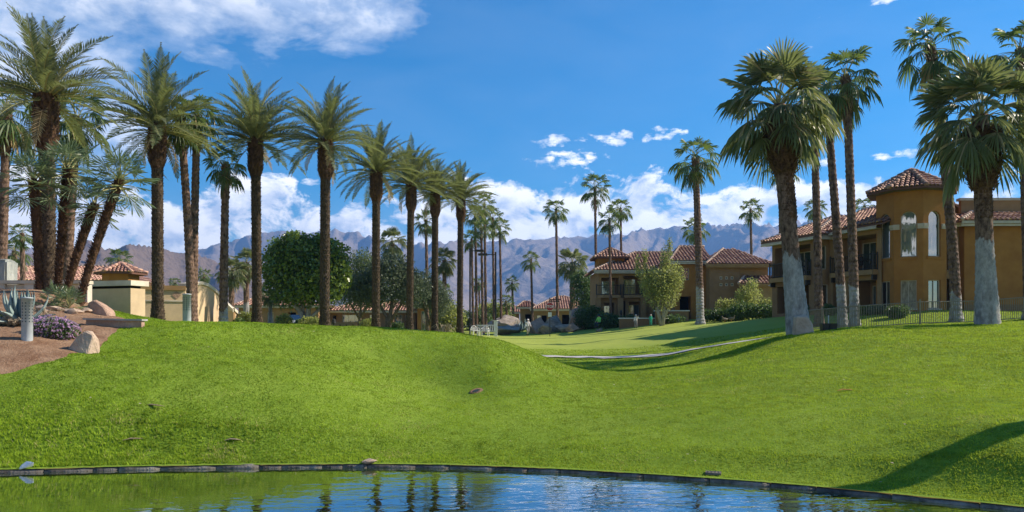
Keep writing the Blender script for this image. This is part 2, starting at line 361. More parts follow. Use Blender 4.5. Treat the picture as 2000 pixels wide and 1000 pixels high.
def _fit():
    X = _cp[:, :2] / _S; n = len(X)
    K = _phi(((X[:, None] - X[None]) ** 2).sum(2)) + np.eye(n) * 2e-3
    Q = np.c_[np.ones(n), X]; A = np.block([[K, Q], [Q.T, np.zeros((3, 3))]])
    return np.linalg.solve(A, np.r_[_cp[:, 2], 0, 0, 0]), X
_w, _X = _fit()
def H(x, y):
    """height of the ground"""
    x = np.atleast_1d(np.asarray(x, float)); y = np.atleast_1d(np.asarray(y, float)); sh = np.broadcast(x, y).shape
    x = np.broadcast_to(x, sh).ravel(); y = np.broadcast_to(y, sh).ravel()
    far = np.clip(np.maximum((y - 95) / 40, (np.abs(x) - 42) / 25), 0, 1); far = far * far * (3 - 2 * far)
    out = np.full(x.shape, 2.6)
    idx = np.where(far < 1)[0]
    for k in range(0, len(idx), 20000):
        i = idx[k:k + 20000]
        q = np.c_[x[i], y[i]] / _S
        v = _phi(((q[:, None] - _X[None]) ** 2).sum(2)) @ _w[:-3] + _w[-3] + q @ _w[-2:]
        out[i] = v
    out = out * (1 - far) + 2.6 * far
    t = np.clip((y - edge(x)) / 1.3, 0, 1); t = t * t * (3 - 2 * t) * .55 + .45 * t
    out = np.maximum(out, .12) * t + .07 * (1 - t) + (.16 * (fbm(x * .42, y * .42, 3, 5) - .5) + .045 * (fbm(x * 1.7, y * 1.7, 3, 6) - .5)) * t * (np.hypot(x, y) < 60)
    return out.reshape(sh)
def G(x, y): return float(H(x, y)[0])
def GP(px, d, dz=0.0):
    """ground point under photograph column px at distance d"""
    x = (px - 1000) / FPX * d; return Vector((x, d, G(x, d) + dz))

def grow(a, b, step, f, lim):
    v = list(np.arange(a, b, step)); s = step
    while v[-1] < lim: s *= f; v.append(v[-1] + s)
    return v
def ground_mats():
    m = bpy.data.materials.new('lawn'); m.use_nodes = True; nt = m.node_tree; b = nt.nodes['Principled BSDF']; L = nt.links.new
    b.inputs['Roughness'].default_value = .95; b.inputs['Specular IOR Level'].default_value = .08
    g = node(nt, 'ShaderNodeNewGeometry')
    def nz(s, d=6, r=.6):
        n = node(nt, 'ShaderNodeTexNoise'); n.inputs['Scale'].default_value = s; n.inputs['Detail'].default_value = d; n.inputs['Roughness'].default_value = r; L(g.outputs['Position'], n.inputs['Vector']); return n.outputs['Fac']
    c = MIX(nt, M_(nt, 'MULTIPLY_ADD', nz(.35), 3, -1, clamp=True), (.160, .245, .022), (.240, .320, .042))
    c = MIX(nt, M_(nt, 'MULTIPLY_ADD', nz(14, 5, .75), 3.2, -.9, clamp=True), (.090, .160, .012), c)
    sp = node(nt, 'ShaderNodeSeparateXYZ'); L(g.outputs['Position'], sp.inputs[0])
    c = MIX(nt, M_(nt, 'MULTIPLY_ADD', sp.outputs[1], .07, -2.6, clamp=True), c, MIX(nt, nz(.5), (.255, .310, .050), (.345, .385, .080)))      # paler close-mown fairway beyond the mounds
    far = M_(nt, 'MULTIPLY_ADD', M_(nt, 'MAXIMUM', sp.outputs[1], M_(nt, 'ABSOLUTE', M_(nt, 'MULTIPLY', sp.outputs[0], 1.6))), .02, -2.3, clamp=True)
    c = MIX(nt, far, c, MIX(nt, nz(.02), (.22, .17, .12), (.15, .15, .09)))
    L(c, b.inputs['Base Color'])
    bp = node(nt, 'ShaderNodeBump'); bp.inputs['Strength'].default_value = .5; bp.inputs['Distance'].default_value = .03; L(nz(22, 4, .7), bp.inputs['Height']); L(bp.outputs[0], b.inputs['Normal'])
    MAT['lawn'] = m
    m = bpy.data.materials.new('bed_soil'); m.use_nodes = True; nt = m.node_tree; b = nt.nodes['Principled BSDF']; L = nt.links.new
    b.inputs['Roughness'].default_value = .95; b.inputs['Specular IOR Level'].default_value = .1
    g = node(nt, 'ShaderNodeNewGeometry')
    c = MIX(nt, M_(nt, 'MULTIPLY_ADD', nz(2.2, 9, .7), 3.4, -1.2, clamp=True), (.23, .120, .068), (.42, .265, .165))
    c = MIX(nt, M_(nt, 'MULTIPLY_ADD', nz(26, 4, .7), 4, -2.2, clamp=True), c, (.50, .36, .25))
    L(c, b.inputs['Base Color'])
    bp = node(nt, 'ShaderNodeBump'); bp.inputs['Strength'].default_value = 1; bp.inputs['Distance'].default_value = .10; L(nz(13, 7, .75), bp.inputs['Height']); L(bp.outputs[0], b.inputs['Normal'])
    MAT['bed_soil'] = m
    m = bpy.data.materials.new('water'); m.use_nodes = True; nt = m.node_tree; b = nt.nodes['Principled BSDF']; L = nt.links.new
    b.inputs['Base Color'].default_value = (.016, .030, .008, 1); b.inputs['Roughness'].default_value = .012; b.inputs['IOR'].default_value = 1.33
    b.inputs['Specular IOR Level'].default_value = 1.0
    g = node(nt, 'ShaderNodeNewGeometry')
    def wv(sx, sy, d, r, s, rot=0):
        mp = node(nt, 'ShaderNodeMapping'); mp.inputs['Scale'].default_value = (sx, sy, 1); mp.inputs['Rotation'].default_value = (0, 0, rot); L(g.outputs['Position'], mp.inputs[0])
        n = node(nt, 'ShaderNodeTexNoise'); n.inputs['Scale'].default_value = s; n.inputs['Detail'].default_value = d; n.inputs['Roughness'].default_value = r; n.inputs['Distortion'].default_value = .6; L(mp.outputs[0], n.inputs['Vector']); return n.outputs['Fac']
    calm = M_(nt, 'MULTIPLY_ADD', wv(.5, 1, 2, .5, .45), 2.6, -.75, clamp=True)
    sp = node(nt, 'ShaderNodeSeparateXYZ'); L(g.outputs['Position'], sp.inputs[0])
    right = M_(nt, 'MULTIPLY_ADD', sp.outputs[0], .11, .75, clamp=True)      # the breeze ruffles the open right half more
    h = M_(nt, 'ADD', M_(nt, 'MULTIPLY', wv(.55, 1.3, 3, .55, 2.6, .15), 1.0), M_(nt, 'MULTIPLY', wv(.7, 1.2, 2, .5, 8, -.2), .16))
    bp = node(nt, 'ShaderNodeBump'); bp.inputs['Distance'].default_value = .055
    L(M_(nt, 'MULTIPLY', M_(nt, 'MULTIPLY_ADD', calm, .6, .4), M_(nt, 'MULTIPLY_ADD', right, .32, .05)), bp.inputs['Strength'])
    L(h, bp.inputs['Height']); L(bp.outputs[0], b.inputs['Normal'])
    df = node(nt, 'ShaderNodeBsdfDiffuse'); df.inputs[0].default_value = (.030, .050, .010, 1); gl = node(nt, 'ShaderNodeBsdfGlossy'); gl.inputs['Roughness'].default_value = .015; gl.inputs[0].default_value = (.95, .97, 1, 1)
    fr = node(nt, 'ShaderNodeFresnel'); fr.inputs[0].default_value = 1.5; L(bp.outputs[0], fr.inputs['Normal']); L(bp.outputs[0], gl.inputs['Normal'])
    ms = node(nt, 'ShaderNodeMixShader'); L(M_(nt, 'MULTIPLY_ADD', fr.outputs[0], 1.5, .14, clamp=True), ms.inputs[0]); L(df.outputs[0], ms.inputs[1]); L(gl.outputs[0], ms.inputs[2]); L(ms.outputs[0], nt.nodes['Material Output'].inputs[0])
    MAT['water'] = m
ground_mats()

xs = np.array([-v for v in reversed(grow(24, 25, .25, 1.16, 6000))] + list(np.arange(-23.75, 31, .25)) + grow(31, 32, .25, 1.16, 6000))
ts = np.array([0, .05] + grow(.2, 42, .25, 1.10, 6500))
def sheet(name, xs, ts, mat):
    Xg, Tg = np.meshgrid(xs, ts); Yg = edge(Xg) + Tg; Z = H(Xg, Yg)
    n, k = Xg.shape; V = np.c_[Xg.ravel(), Yg.ravel(), Z.ravel()]
    i = np.arange(n * k).reshape(n, k); F = np.c_[i[:-1, :-1].ravel(), i[:-1, 1:].ravel(), i[1:, 1:].ravel(), i[1:, :-1].ravel()]
    return link(name, np_mesh(name, V, F, mat, smooth=True))
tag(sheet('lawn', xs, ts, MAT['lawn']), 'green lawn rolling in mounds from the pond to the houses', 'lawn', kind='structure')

def pond():
    xb = np.array(list(np.arange(-60, 30.1, .5))); fr = np.linspace(0, 1, 30)
    V = []; n = len(xb); k = len(fr)
    for f in fr:
        y = -40 + (edge(xb) + .02 + 40) * f
        z = np.where(y < 3.5, -.7 + 1.75 * np.clip((3.5 - y) / 2.4, 0, 1), -.7); z = np.where(edge(xb) - y < .3, np.minimum(z, -.05), z)
        V.append(np.c_[xb, y, z])
    V = np.concatenate(V); i = np.arange(n * k).reshape(k, n); F = np.c_[i[:-1, :-1].ravel(), i[:-1, 1:].ravel(), i[1:, 1:].ravel(), i[1:, :-1].ravel()]
    tag(link('pond_bed', np_mesh('pond_bed', V, F, MAT['bed_soil'], smooth=True)), 'earth bed and near bank of the pond', 'ground', kind='structure')
    xs2 = np.arange(-60, 30.1, .5); V = np.r_[np.c_[xs2, np.full(len(xs2), .6), np.zeros(len(xs2))], np.c_[xs2, edge(xs2) + .03, np.zeros(len(xs2))]]
    m = len(xs2); i = np.arange(m - 1)
    F = np.c_[i, i + 1, i + m + 1, i + m]
    tag(link('pond_water', np_mesh('pond_water', V, F, MAT['water'], smooth=True)), 'dark green pond water reflecting palms and blue sky', 'pond', kind='structure')
    # edging: a low kerb of weathered concrete blocks
    V = []; F = []
    xk = np.arange(-30, 12, .25)
    for x in xk:
        y = float(edge(x)); V += [(x, y + .0, -.3), (x, y + .0, .02), (x, y + .14, .02), (x, y + .14, -.3)]
    for a in range(len(xk) - 1):
        for q in range(3): F.append((a * 4 + q, a * 4 + q + 1, a * 4 + q + 5, a * 4 + q + 4))
    strip = link('pond_edging', np_mesh('pond_edging', V, F, MAT['edging_concrete'])); tag(strip, 'low weathered concrete edging along the pond waterline', 'edging', kind='structure')
    metas = []
    for s in range(6):
        r = random.Random(s); mb = MB(); n = 7; prof = []
        for j in range(n):
            a = math.pi * j / (n - 1); prof.append((math.cos(a) * .075, 0.0 + math.sin(a) ** .7 * .07))
        prof = [(.076, -.08)] + prof + [(-.076, -.08)]
        rows = 6
        for i in range(rows):
            x = -.5 + i / (rows - 1); k = .95 if i in (0, rows - 1) else 1
            for (yy, zz) in prof: mb.v.append((x, yy * k + r.uniform(-.008, .008), zz * (k if zz > 0 else 1) + r.uniform(-.008, .008)))
        L_ = len(prof)
        for i in range(rows - 1):
            for j in range(L_ - 1): mb.f.append((i * L_ + j, (i + 1) * L_ + j, (i + 1) * L_ + j + 1, i * L_ + j + 1)); mb.m.append(0)
        mb.f.append(tuple(range(L_))); mb.f.append(tuple(reversed(range((rows - 1) * L_, rows * L_)))); mb.m += [0, 0]
        metas.append(mb.mesh('edging_block', MAT['edging_concrete'], True))
    x = -11.0; r = random.Random(3)
    while x < 9.2:
        dx = r.uniform(.35, 1.0); y0, y1 = float(edge(x)), float(edge(x + dx)); ln = math.hypot(dx, y1 - y0)
        o = link('edging_block', r.choice(metas), strip)
        o.location = (x + dx / 2, (y0 + y1) / 2 + .05, r.uniform(-.022, -.006)); o.rotation_euler = (r.uniform(-.06, .06), r.uniform(-.02, .02), math.atan2(y1 - y0, dx) + r.uniform(-.02, .02)); o.scale = (ln * .985, r.uniform(.9, 1.1), r.uniform(.9, 1.12))
        x += dx
pond()

# planting bed on the left and the pale cart path across the dip
BED = [(-14.2, 15.9)] + [(P(px, py, d).x, d) for px, py, d in ((0, 735, 16.9), (60, 718, 17.4), (120, 700, 17.9), (185, 684, 19.3), (235, 655, 21.8), (262, 640, 23.6), (230, 632, 25.2), (205, 624, 26.8), (225, 622, 29), (262, 622, 33))] + [(-18, 36), (-40, 36), (-40, 17)]
def in_poly(x, y, poly):
    x = np.asarray(x); y = np.asarray(y); ins = np.zeros(x.shape, bool); n = len(poly)
    for i in range(n):
        x0, y0 = poly[i]; x1, y1 = poly[(i + 1) % n]
        c = ((y0 > y) != (y1 > y)); xi = x0 + (y - y0) / ((y1 - y0) if y1 != y0 else 1e-9) * (x1 - x0)
        ins ^= c & (x < xi)
    return ins
def bed():
    # sheet made of columns between the outer boundary (the grass edge) and the far left, 3 cm above the lawn sheet
    b = BED[:11]; bx = np.array([p[0] for p in b]); by = np.array([p[1] for p in b])
    t = np.linspace(0, len(b) - 1, 260); ex = np.interp(t, range(len(b)), bx); ey = np.interp(t, range(len(b)), by)
    k = np.exp(-.5 * (np.arange(-12, 13) / 5.0) ** 2); k /= k.sum()
    ex = np.convolve(np.pad(ex, 12, mode='edge'), k, 'valid'); ey = np.convolve(np.pad(ey, 12, mode='edge'), k, 'valid')
    wv = (fbm(t * 2.2, t * 0, 4, 3) - .5) * .35; ex = ex + wv; ey = ey + wv * .5
    # inner spine the columns run to
    sx = np.interp(t, [0, 260 / 26, len(b) - 1], [-40, -40, -40]); sy = np.interp(t, [0, len(b) - 1], [17, 36])
    fr = np.r_[0, np.linspace(.002, 1, 110) ** 1.5]
    V = []; n = len(t)
    for f in fr:
        x = ex + (sx - ex) * f; y = ey + (sy - ey) * f
        z = H(x, y) + (.03 + .05 * (fbm(x * 3, y * 3, 4, 9) - .4)) * min(1, f * 60 + .12)
        V.append(np.c_[x, y, z])
    V = np.concatenate(V); i = np.arange(n * len(fr)).reshape(len(fr), n); F = np.c_[i[:-1, :-1].ravel(), i[1:, :-1].ravel(), i[1:, 1:].ravel(), i[:-1, 1:].ravel()]
    tag(link('planting_bed', np_mesh('planting_bed', V, F, MAT['bed_soil'], smooth=True)), 'reddish bare soil of the planting bed on the left', 'soil', kind='structure')
    return [(float(a), float(c)) for a, c in zip(ex, ey)] + [(-40, 36), (-40, 17)]
BEDP = bed()
def strip_path(name, pts, w, mat, lift=.05):
    pts = [Vector(p) for p in pts]; V = []; F = []
    N = 60; dense = []
    for i in range(N):
        q = i / (N - 1) * (len(pts) - 1); a = min(int(q), len(pts) - 2); dense.append(pts[a].lerp(pts[a + 1], q - a))
    for i, p in enumerate(dense):
        t = (dense[min(i + 1, N - 1)] - dense[max(i - 1, 0)]).normalized(); s = Vector((-t.y, t.x))
        for k in (-.5, -.25, 0, .25, .5): q = p + s * (w * k); V.append((q.x, q.y, G(q.x, q.y) + lift))
    for i in range(N - 1):
        for j in range(4): F.append((i * 5 + j, i * 5 + j + 1, (i + 1) * 5 + j + 1, (i + 1) * 5 + j))
    return link(name, np_mesh(name, V, F, mat, smooth=True))
PATHP = [(.6, 40.5), (3, 39.8), (6, 38.8), (9, 37.6), (12, 36.4), (15.5, 35.2)]
tag(strip_path('cart_path', PATHP, 1.5, MAT['path_concrete']), 'pale concrete cart path crossing the dip in the lawn', 'path', kind='structure')

# ------------------------------------------------------------------ mountains and air
def mountains(name, prof, r0, r1, r2, nA, nR, mat, label, amp, seed, base=0.0):
    px = np.array([p[0] for p in prof], float); py = np.array([p[1] for p in prof], float)
    azp = np.arctan((px - 1000) / FPX); a0, a1 = azp.min(), azp.max()
    az = np.linspace(a0, a1, nA); tgt = np.interp(az, azp, (HORIZON - py) / FPX * np.cos(azp))     # tangent of the elevation of the crest
    r = np.concatenate([np.linspace(r0, r1, int(nR * .75)), np.linspace(r1, r2, nR - int(nR * .75))[1:]])
    A, Rr = np.meshgrid(az, r); X = Rr * np.sin(A); Y = Rr * np.cos(A); q = np.clip((Rr - r0) / (r1 - r0), 0, 1)
    s = 1.0 / (r1 - r0)
    warp = fbm(X * s * 1.5, Y * s * 1.5, 4, seed + 40) - .5
    rd = fbm(X * s * 3.4 + warp * 1.6, Y * s * 2.0 + warp * 1.6, 6, seed, True); fine = fbm(X * s * 16, Y * s * 16, 6, seed + 9, True)
    h = q ** 1.35 * (1 - amp) + amp * (rd - .45) * (.25 + 1.25 * q) * np.minimum(1, q * 5) + .05 * (fine - .5) * np.minimum(1, q * 4)
    back = np.clip((Rr - r1) / (r2 - r1), 0, 1); h = h * (1 - back ** 1.2)
    h = np.maximum(h, -.002); scale = tgt / np.maximum((h / Rr).max(axis=0), 1e-9)
    k = np.exp(-.5 * (np.arange(-5, 6) / 3.5) ** 2); k /= k.sum(); scale = np.convolve(np.pad(scale, 5, mode='edge'), k, 'valid')
    Z = h * scale[None] + EYE * (q > 0) + base
    V = np.c_[X.ravel(), Y.ravel(), Z.ravel()]; n, m = X.shape; i = np.arange(n * m).reshape(n, m)
    F = np.c_[i[:-1, :-1].ravel(), i[:-1, 1:].ravel(), i[1:, 1:].ravel(), i[1:, :-1].ravel()]
    return tag(link(name, np_mesh(name, V, F, mat, smooth=True)), label, 'mountains', kind='structure')
def rockmat(name, a, b, c):
    m = bpy.data.materials.new(name); m.use_nodes = True; nt = m.node_tree; bs = nt.nodes['Principled BSDF']; L = nt.links.new
    bs.inputs['Roughness'].default_value = 1; bs.inputs['Specular IOR Level'].default_value = 0
    g = node(nt, 'ShaderNodeNewGeometry')
    def nz(s, d=8):
        n = node(nt, 'ShaderNodeTexNoise'); n.inputs['Scale'].default_value = s; n.inputs['Detail'].default_value = d; n.inputs['Roughness'].default_value = .65; L(g.outputs['Position'], n.inputs['Vector']); return n.outputs['Fac']
    col = MIX(nt, M_(nt, 'MULTIPLY_ADD', nz(.004), 3, -1, clamp=True), a, b); col = MIX(nt, M_(nt, 'MULTIPLY_ADD', nz(.02), 4, -2.1, clamp=True), col, c)
    L(col, bs.inputs['Base Color'])
    bp = node(nt, 'ShaderNodeBump'); bp.inputs['Strength'].default_value = .9; bp.inputs['Distance'].default_value = 25; L(nz(.012, 9), bp.inputs['Height']); L(bp.outputs[0], bs.inputs['Normal'])
    MAT[name] = m; return m
rockmat('far_rock', (.20, .155, .125), (.30, .235, .185), (.13, .11, .095)); rockmat('foothill_rock', (.13, .095, .072), (.20, .145, .11), (.075, .06, .05))
mountains('mountains', [(-700, 500), (-300, 470), (0, 478), (150, 492), (350, 495), (400, 484), (450, 471), (495, 457), (550, 451), (610, 455), (658, 448), (690, 455), (727, 463), (790, 478), (830, 475), (890, 469), (930, 474), (990, 469),
    (1036, 466), (1060, 469), (1090, 461), (1130, 464), (1165, 460), (1225, 455), (1280, 446), (1350, 440), (1420, 437), (1500, 438), (1600, 430), (1700, 442), (1850, 450), (2000, 440), (2300, 455), (2700, 480)],
    2600, 5200, 7000, 760, 190, MAT['far_rock'], 'high blue desert mountain range on the horizon', .40, 3)
mountains('foothills', [(-500, 560), (-250, 500), (-60, 492), (60, 497), (110, 486), (180, 470), (215, 490), (250, 477), (282, 480), (320, 486), (350, 496), (380, 492), (405, 505), (440, 517), (500, 545), (580, 600), (640, 636)],
    1300, 2100, 2700, 420, 120, MAT['foothill_rock'], 'bare brown foothills in front of the blue range on the left', .42, 21)
def haze():
    mb = MB(); mb.box((0, 3000, 470), (15400, 9000, 960)); m = bpy.data.materials.new('haze'); m.use_nodes = True; nt = m.node_tree; nt.nodes.clear()
    o = node(nt, 'ShaderNodeOutputMaterial'); v = node(nt, 'ShaderNodeVolumePrincipled'); v.inputs['Color'].default_value = (.22, .47, 1.0, 1); v.inputs['Density'].default_value = HAZE; v.inputs['Anisotropy'].default_value = .2
    nt.links.new(v.outputs[0], o.inputs['Volume'])
    tag(mb.build('haze', m), 'thin blue haze in the desert air', 'haze', kind='stuff')
HAZE = 1.45e-4
haze()

# ------------------------------------------------------------------ grass blades
def grass():
    N = 620000
    # density falls with distance so that blades stay about a pixel apart
    d = 10.5 * (46 / 10.5) ** nrg.random(N * 2); px = nrg.uniform(-60, 2060, N * 2); x = (px - 1000) / FPX * d; y = d
    keep = (y > edge(x) + .115) & ~in_poly(x, y, BEDP)
    keep &= (d < 30) | (nrg.random(N * 2) < .55)
    x, y = x[keep][:N], y[keep][:N]; n = len(x); d = np.hypot(x, y); z = H(x, y)
    te = np.clip(1 - (y - edge(x)) / 2.2, 0, 1) * np.clip(.5 - x * .07, .25, 1)                 # unmown fringe at the water, shaggier on the left
    clump = fbm(x * 1.5, y * 1.5, 4, 31); big = fbm(x * .33, y * .33, 3, 77); patch = fbm(x * 5, y * 5, 3, 13)
    shag = np.clip((-x - 2.5) / 5, 0, 1) * np.clip((16.8 - y) / 2, 0, 1)
    h = (.014 + .017 * nrg.random(n)) * (.55 + .9 * clump) * (1 + 1.3 * te + .9 * shag) * np.clip(d / 20, .85, 1.6); w = .0085 * d / 14 * (.7 + .6 * nrg.random(n)) * (1 + .4 * te)
    a = nrg.uniform(0, 2 * np.pi, n); ln = nrg.normal(0, .55, (n, 2)) * h[:, None]
    b0 = np.c_[x - np.cos(a) * w, y - np.sin(a) * w, z - .008]; b1 = np.c_[x + np.cos(a) * w, y + np.sin(a) * w, z - .008]; tp = np.c_[x + ln[:, 0], y + ln[:, 1], z + h]
    V = np.stack([b0, b1, tp], 1).reshape(-1, 3); F = np.arange(n * 3).reshape(n, 3)
    tone = np.clip(1.2 * (big - .38) + 1.9 * (patch - .45) + .42 * nrg.random(n) + 1.1 * (clump - .5) + .30 * shag, 0, .97); worn = fbm(x * .9 + 40, y * .9, 4, 63); tone[nrg.random(n) < .012 + .35 * np.clip((worn - .66) * 6, 0, 1) + .10 * shag * (patch > .58)] = 1.0
    tag(link('grass', np_mesh('grass', V, F, MAT['grass_blade'], np.repeat(tone, 3))), 'short green turf covering the mounds beside the pond', 'grass', kind='stuff')
grass()
# ------------------------------------------------------------------ palms
def sag_curve(pitch, length, sag, n):
    pts = []; p = Vector((0, 0, 0)); a = pitch
    for i in range(n + 1):
        pts.append(p.copy()); a2 = a - sag * (i / n) ** 1.3 * (1 if a > -1.45 else 0)
        p = p + Vector((math.cos(a2), 0, math.sin(a2))) * (length / n)
    return pts

def date_frond(pitch, length, seed, sag=1.0, pairs=44):
    """feather leaf: rachis and two rows of folded leaflets; gravity is baked in, the object only turns about Z"""
    r = random.Random(seed); mb = MB(); N = 14; pts = sag_curve(pitch, length, sag, N)
    side = r.uniform(-.22, .22) * length
    pts = [p + Vector((0, side * (i / N) ** 2, 0)) for i, p in enumerate(pts)]
    rad = [.034 * (1 - .85 * i / N) + .003 for i in range(N + 1)]
    n = 3; b = 0
    mb.tube(pts, rad, n, 1, False); mb.c += [.5] * len(mb.v)
    for k in range(pairs):
        t = .13 + .87 * (k + .5) / pairs; q = t * N; i = min(int(q), N - 1); p = pts[i].lerp(pts[i + 1], q - i); T = (pts[i + 1] - pts[i]).normalized()
        S = T.cross(Vector((0, 0, 1)));  S = S.normalized() if S.length > .05 else Vector((0, 1, 0)); U = S.cross(T).normalized()
        L_ = length * .135 * (math.sin(math.pi * min(1, .16 + t * .90)) ** .55 + .12)
        for sg in (-1, 1):
            fw = .75 + .45 * t + r.uniform(-.12, .12); up = r.uniform(.12, .55)
            D = (T * fw + S * sg + U * up).normalized(); ll = L_ * r.uniform(.85, 1.12)
            W = (T - D * T.dot(D)).normalized() * .026; e = p + D * ll + Vector((0, 0, -.10 * ll * r.random())); m = p + D * ll * .45
            tn = r.random() * .7 + .1
            mb.add((p - W * .5, p + W * .5, m + W, m - W, e), ((0, 1, 2, 3), (3, 2, 4)), 0, tn)
    return mb

def fan_leaf(pitch, R_, pet, seed, nseg=20, droop=.5, span=2.1, split=.5, sag=.5, pleat=.05, wid=1.0, tipdry=0.0):
    r = random.Random(seed); mb = MB(); pts = sag_curve(pitch, pet, sag, 4)
    mb.tube(pts, [.026, .022, .018, .015, .012], 3, 1, False); mb.c += [.5] * len(mb.v)
    E = pts[-1]; T = (pts[-1] - pts[-2]).normalized(); S = Vector((0, 1, 0)); U = T.cross(S) * -1
    tw = r.uniform(-.35, .35); S2 = S * math.cos(tw) + U * math.sin(tw); U = U * math.cos(tw) - S * math.sin(tw); S = S2
    d = span / nseg
    def pt(phi, rr, drop, off):
        v = T * math.cos(phi) + S * math.sin(phi); q = E + v * rr + U * (.16 * rr * abs(math.sin(phi)) + off)
        return q - Vector((0, 0, 1)) * drop
    for k in range(nseg):
        phi = -span + 2 * d * (k + .5); RR = R_ * (1 - .22 * (phi / span) ** 2) * r.uniform(.9, 1.06); s = (1 if k % 2 else -1) * pleat
        dr = droop * r.uniform(.65, 1.35) * RR; g = .96 * wid
        ra, rb, rc = .06 * R_, split * RR, .80 * RR
        def row(rr, half): return (pt(phi - half, rr, dr * (rr / RR) ** 2.6, s * rr), pt(phi + half, rr, dr * (rr / RR) ** 2.6, -s * rr))
        a0, a1 = row(ra, d * g); b0, b1 = row(rb, d * g); c0, c1 = row(rc, d * .50 * g); e = pt(phi, RR, dr * 1.12, 0)
        tn = r.random() * .75 + .1
        if r.random() < tipdry: tn = 1.0
        mb.add((a0, a1, b1, b0, c1, c0, e), ((0, 1, 2, 3), (3, 2, 4, 5), (5, 4, 6)), 0, tn)
    return mb

PITCH = [82, 64, 46, 28, 10, -12, -36, -60]
def family(maker, mats, nvar=2):
    fam = {}
    for i, p in enumerate(PITCH): fam[p] = [maker(R(p + (k * 9 - 4)), i * 10 + k) for k in range(nvar)]
    return {p: [(mb, mb.mesh('leaf', mats)) for mb in v] for p, v in fam.items()}
FAM = {}
FAM['date'] = family(lambda p, s: date_frond(p, 3.75, s, 0.80 if p > .9 else 0.84), [MAT['date_leaf'], MAT['petiole']], 3)
FAM['dry_date'] = family(lambda p, s: date_frond(p, 3.3, s + 400, 1.2, 36), [MAT['dead_leaf'], MAT['dead_leaf']], 1)
FAM['fan'] = family(lambda p, s: fan_leaf(p, .84, 1.05, s, 20, .30 if p > .5 else .66, 1.75, .46, .55, .05, 1, .06), [MAT['fan_leaf'], MAT['petiole']])
FAM['big_fan'] = family(lambda p, s: fan_leaf(p, 1.15, 1.30, s, 30, .12 if p > .6 else .52, 1.7, .45, .5, .05, 1.0, .10), [MAT['fan_leaf_grey'], MAT['petiole']], 3)
FAM['stiff'] = family(lambda p, s: fan_leaf(p, .55, .55, s, 16, .06, 2.0, .22, .25, .03, .55), [MAT['stiff_fan_leaf'], MAT['petiole']])
FAM['dead'] = family(lambda p, s: fan_leaf(p, .95, .7, s, 12, .6, 1.2, .5, .4, .05), [MAT['dead_leaf'], MAT['dead_leaf']], 1)

def nearest(fam, deg): return FAM[fam][min(PITCH, key=lambda p: abs(p - deg))]
def leaves(parent, top, fam, n, hi, lo, seed, scale=1.0, name='frond', expo=1.0):
    r = random.Random(seed); y0 = r.uniform(0, 6.28)
    for i in range(n):
        f = ((i + .5) / n) ** expo; pit = hi + (lo - hi) * f + r.uniform(-7, 7); mb, me = r.choice(nearest(fam, pit))
        o = link(name, me, parent); s = scale * r.uniform(.86, 1.10) * (.82 if f < .08 else 1)
        o.location = top + Vector((r.uniform(-.06, .06), r.uniform(-.06, .06), -.35 * f + .1)) * scale
        o.rotation_euler = (r.uniform(-.10, .10), r.uniform(-.10, .10), y0 + i * 2.39996 + r.uniform(-.2, .2)); o.scale = (s, s, s)

def trunk_mb(pts, rad, n=12, step=.16, rough=.06, seed=0, scales=None):
    """tube with uneven rings; `scales` (t0, t1, size, out) sets cut leaf bases round it"""
    r = random.Random(seed); pts = [Vector(p) for p in pts]; cum = [0]
    for a, b in zip(pts, pts[1:]): cum.append(cum[-1] + (b - a).length)
    L_ = cum[-1]; m = max(6, int(L_ / step)); mb = MB()
    def at(s):
        s = max(0, min(L_ - 1e-6, s))
        for i in range(len(pts) - 1):
            if cum[i + 1] >= s: return pts[i].lerp(pts[i + 1], (s - cum[i]) / (cum[i + 1] - cum[i]))
    for i in range(m + 1):
        t = i / m; p = at(t * L_); rr = rad(t); sw = 1 + rough * (1 if i % 2 else -1)
        for j in range(n):
            a = 2 * math.pi * (j + .5 * (i % 2)) / n; k = rr * sw * (1 + r.uniform(-rough, rough)); mb.v.append((p.x + math.cos(a) * k, p.y + math.sin(a) * k, p.z))
    for i in range(m):
        for j in range(n):
            mb.f.append((i * n + j, i * n + (j + 1) % n, (i + 1) * n + (j + 1) % n, (i + 1) * n + j)); mb.m.append(0)
    mb.f.append(tuple(m * n + j for j in range(n))); mb.m.append(0)
    if scales: put_scales(mb, at, L_, rad, r, *scales)
    return mb
def put_scales(mb, at, L_, rad, r, t0, t1, size, out):
    s = t0 * L_; row = 0
    while s < t1 * L_:
        rr = rad(s / L_); n = max(6, int(2 * math.pi * rr / (size * .95))); p = at(s)
        for j in range(n):
            a = 2 * math.pi * (j + .5 * (row % 2)) / n + r.uniform(-.06, .06); c, d = math.cos(a), math.sin(a); w = size * .55 * r.uniform(.8, 1.1); hh = size * r.uniform(.75, 1.1)
            O = Vector((c, d, 0)); Sx = Vector((-d, c, 0)); base = p + O * (rr * .96); o = out * r.uniform(.6, 1.3)
            mb.add((base - Sx * w + Vector((0, 0, hh * .1)), base + Sx * w + Vector((0, 0, hh * .1)), base + O * o + Sx * w * .62 + Vector((0, 0, hh)), base + O * o - Sx * w * .62 + Vector((0, 0, hh)), base + Vector((0, 0, -hh * .55)), base + O * o * .2 + Vector((0, 0, hh * 1.02))),
                   ((0, 4, 1), (0, 1, 2, 3)), 0); b_ = len(mb.v); mb.f.append((b_ - 3, b_ - 4, b_ - 1)); mb.m.append(1)
        s += size * .82; row += 1

def lean_path(h, dx, dy, n=8, curve=1.0):
    return [Vector((dx * (i / n) ** curve, dy * (i / n) ** curve, h * i / n)) for i in range(n + 1)]

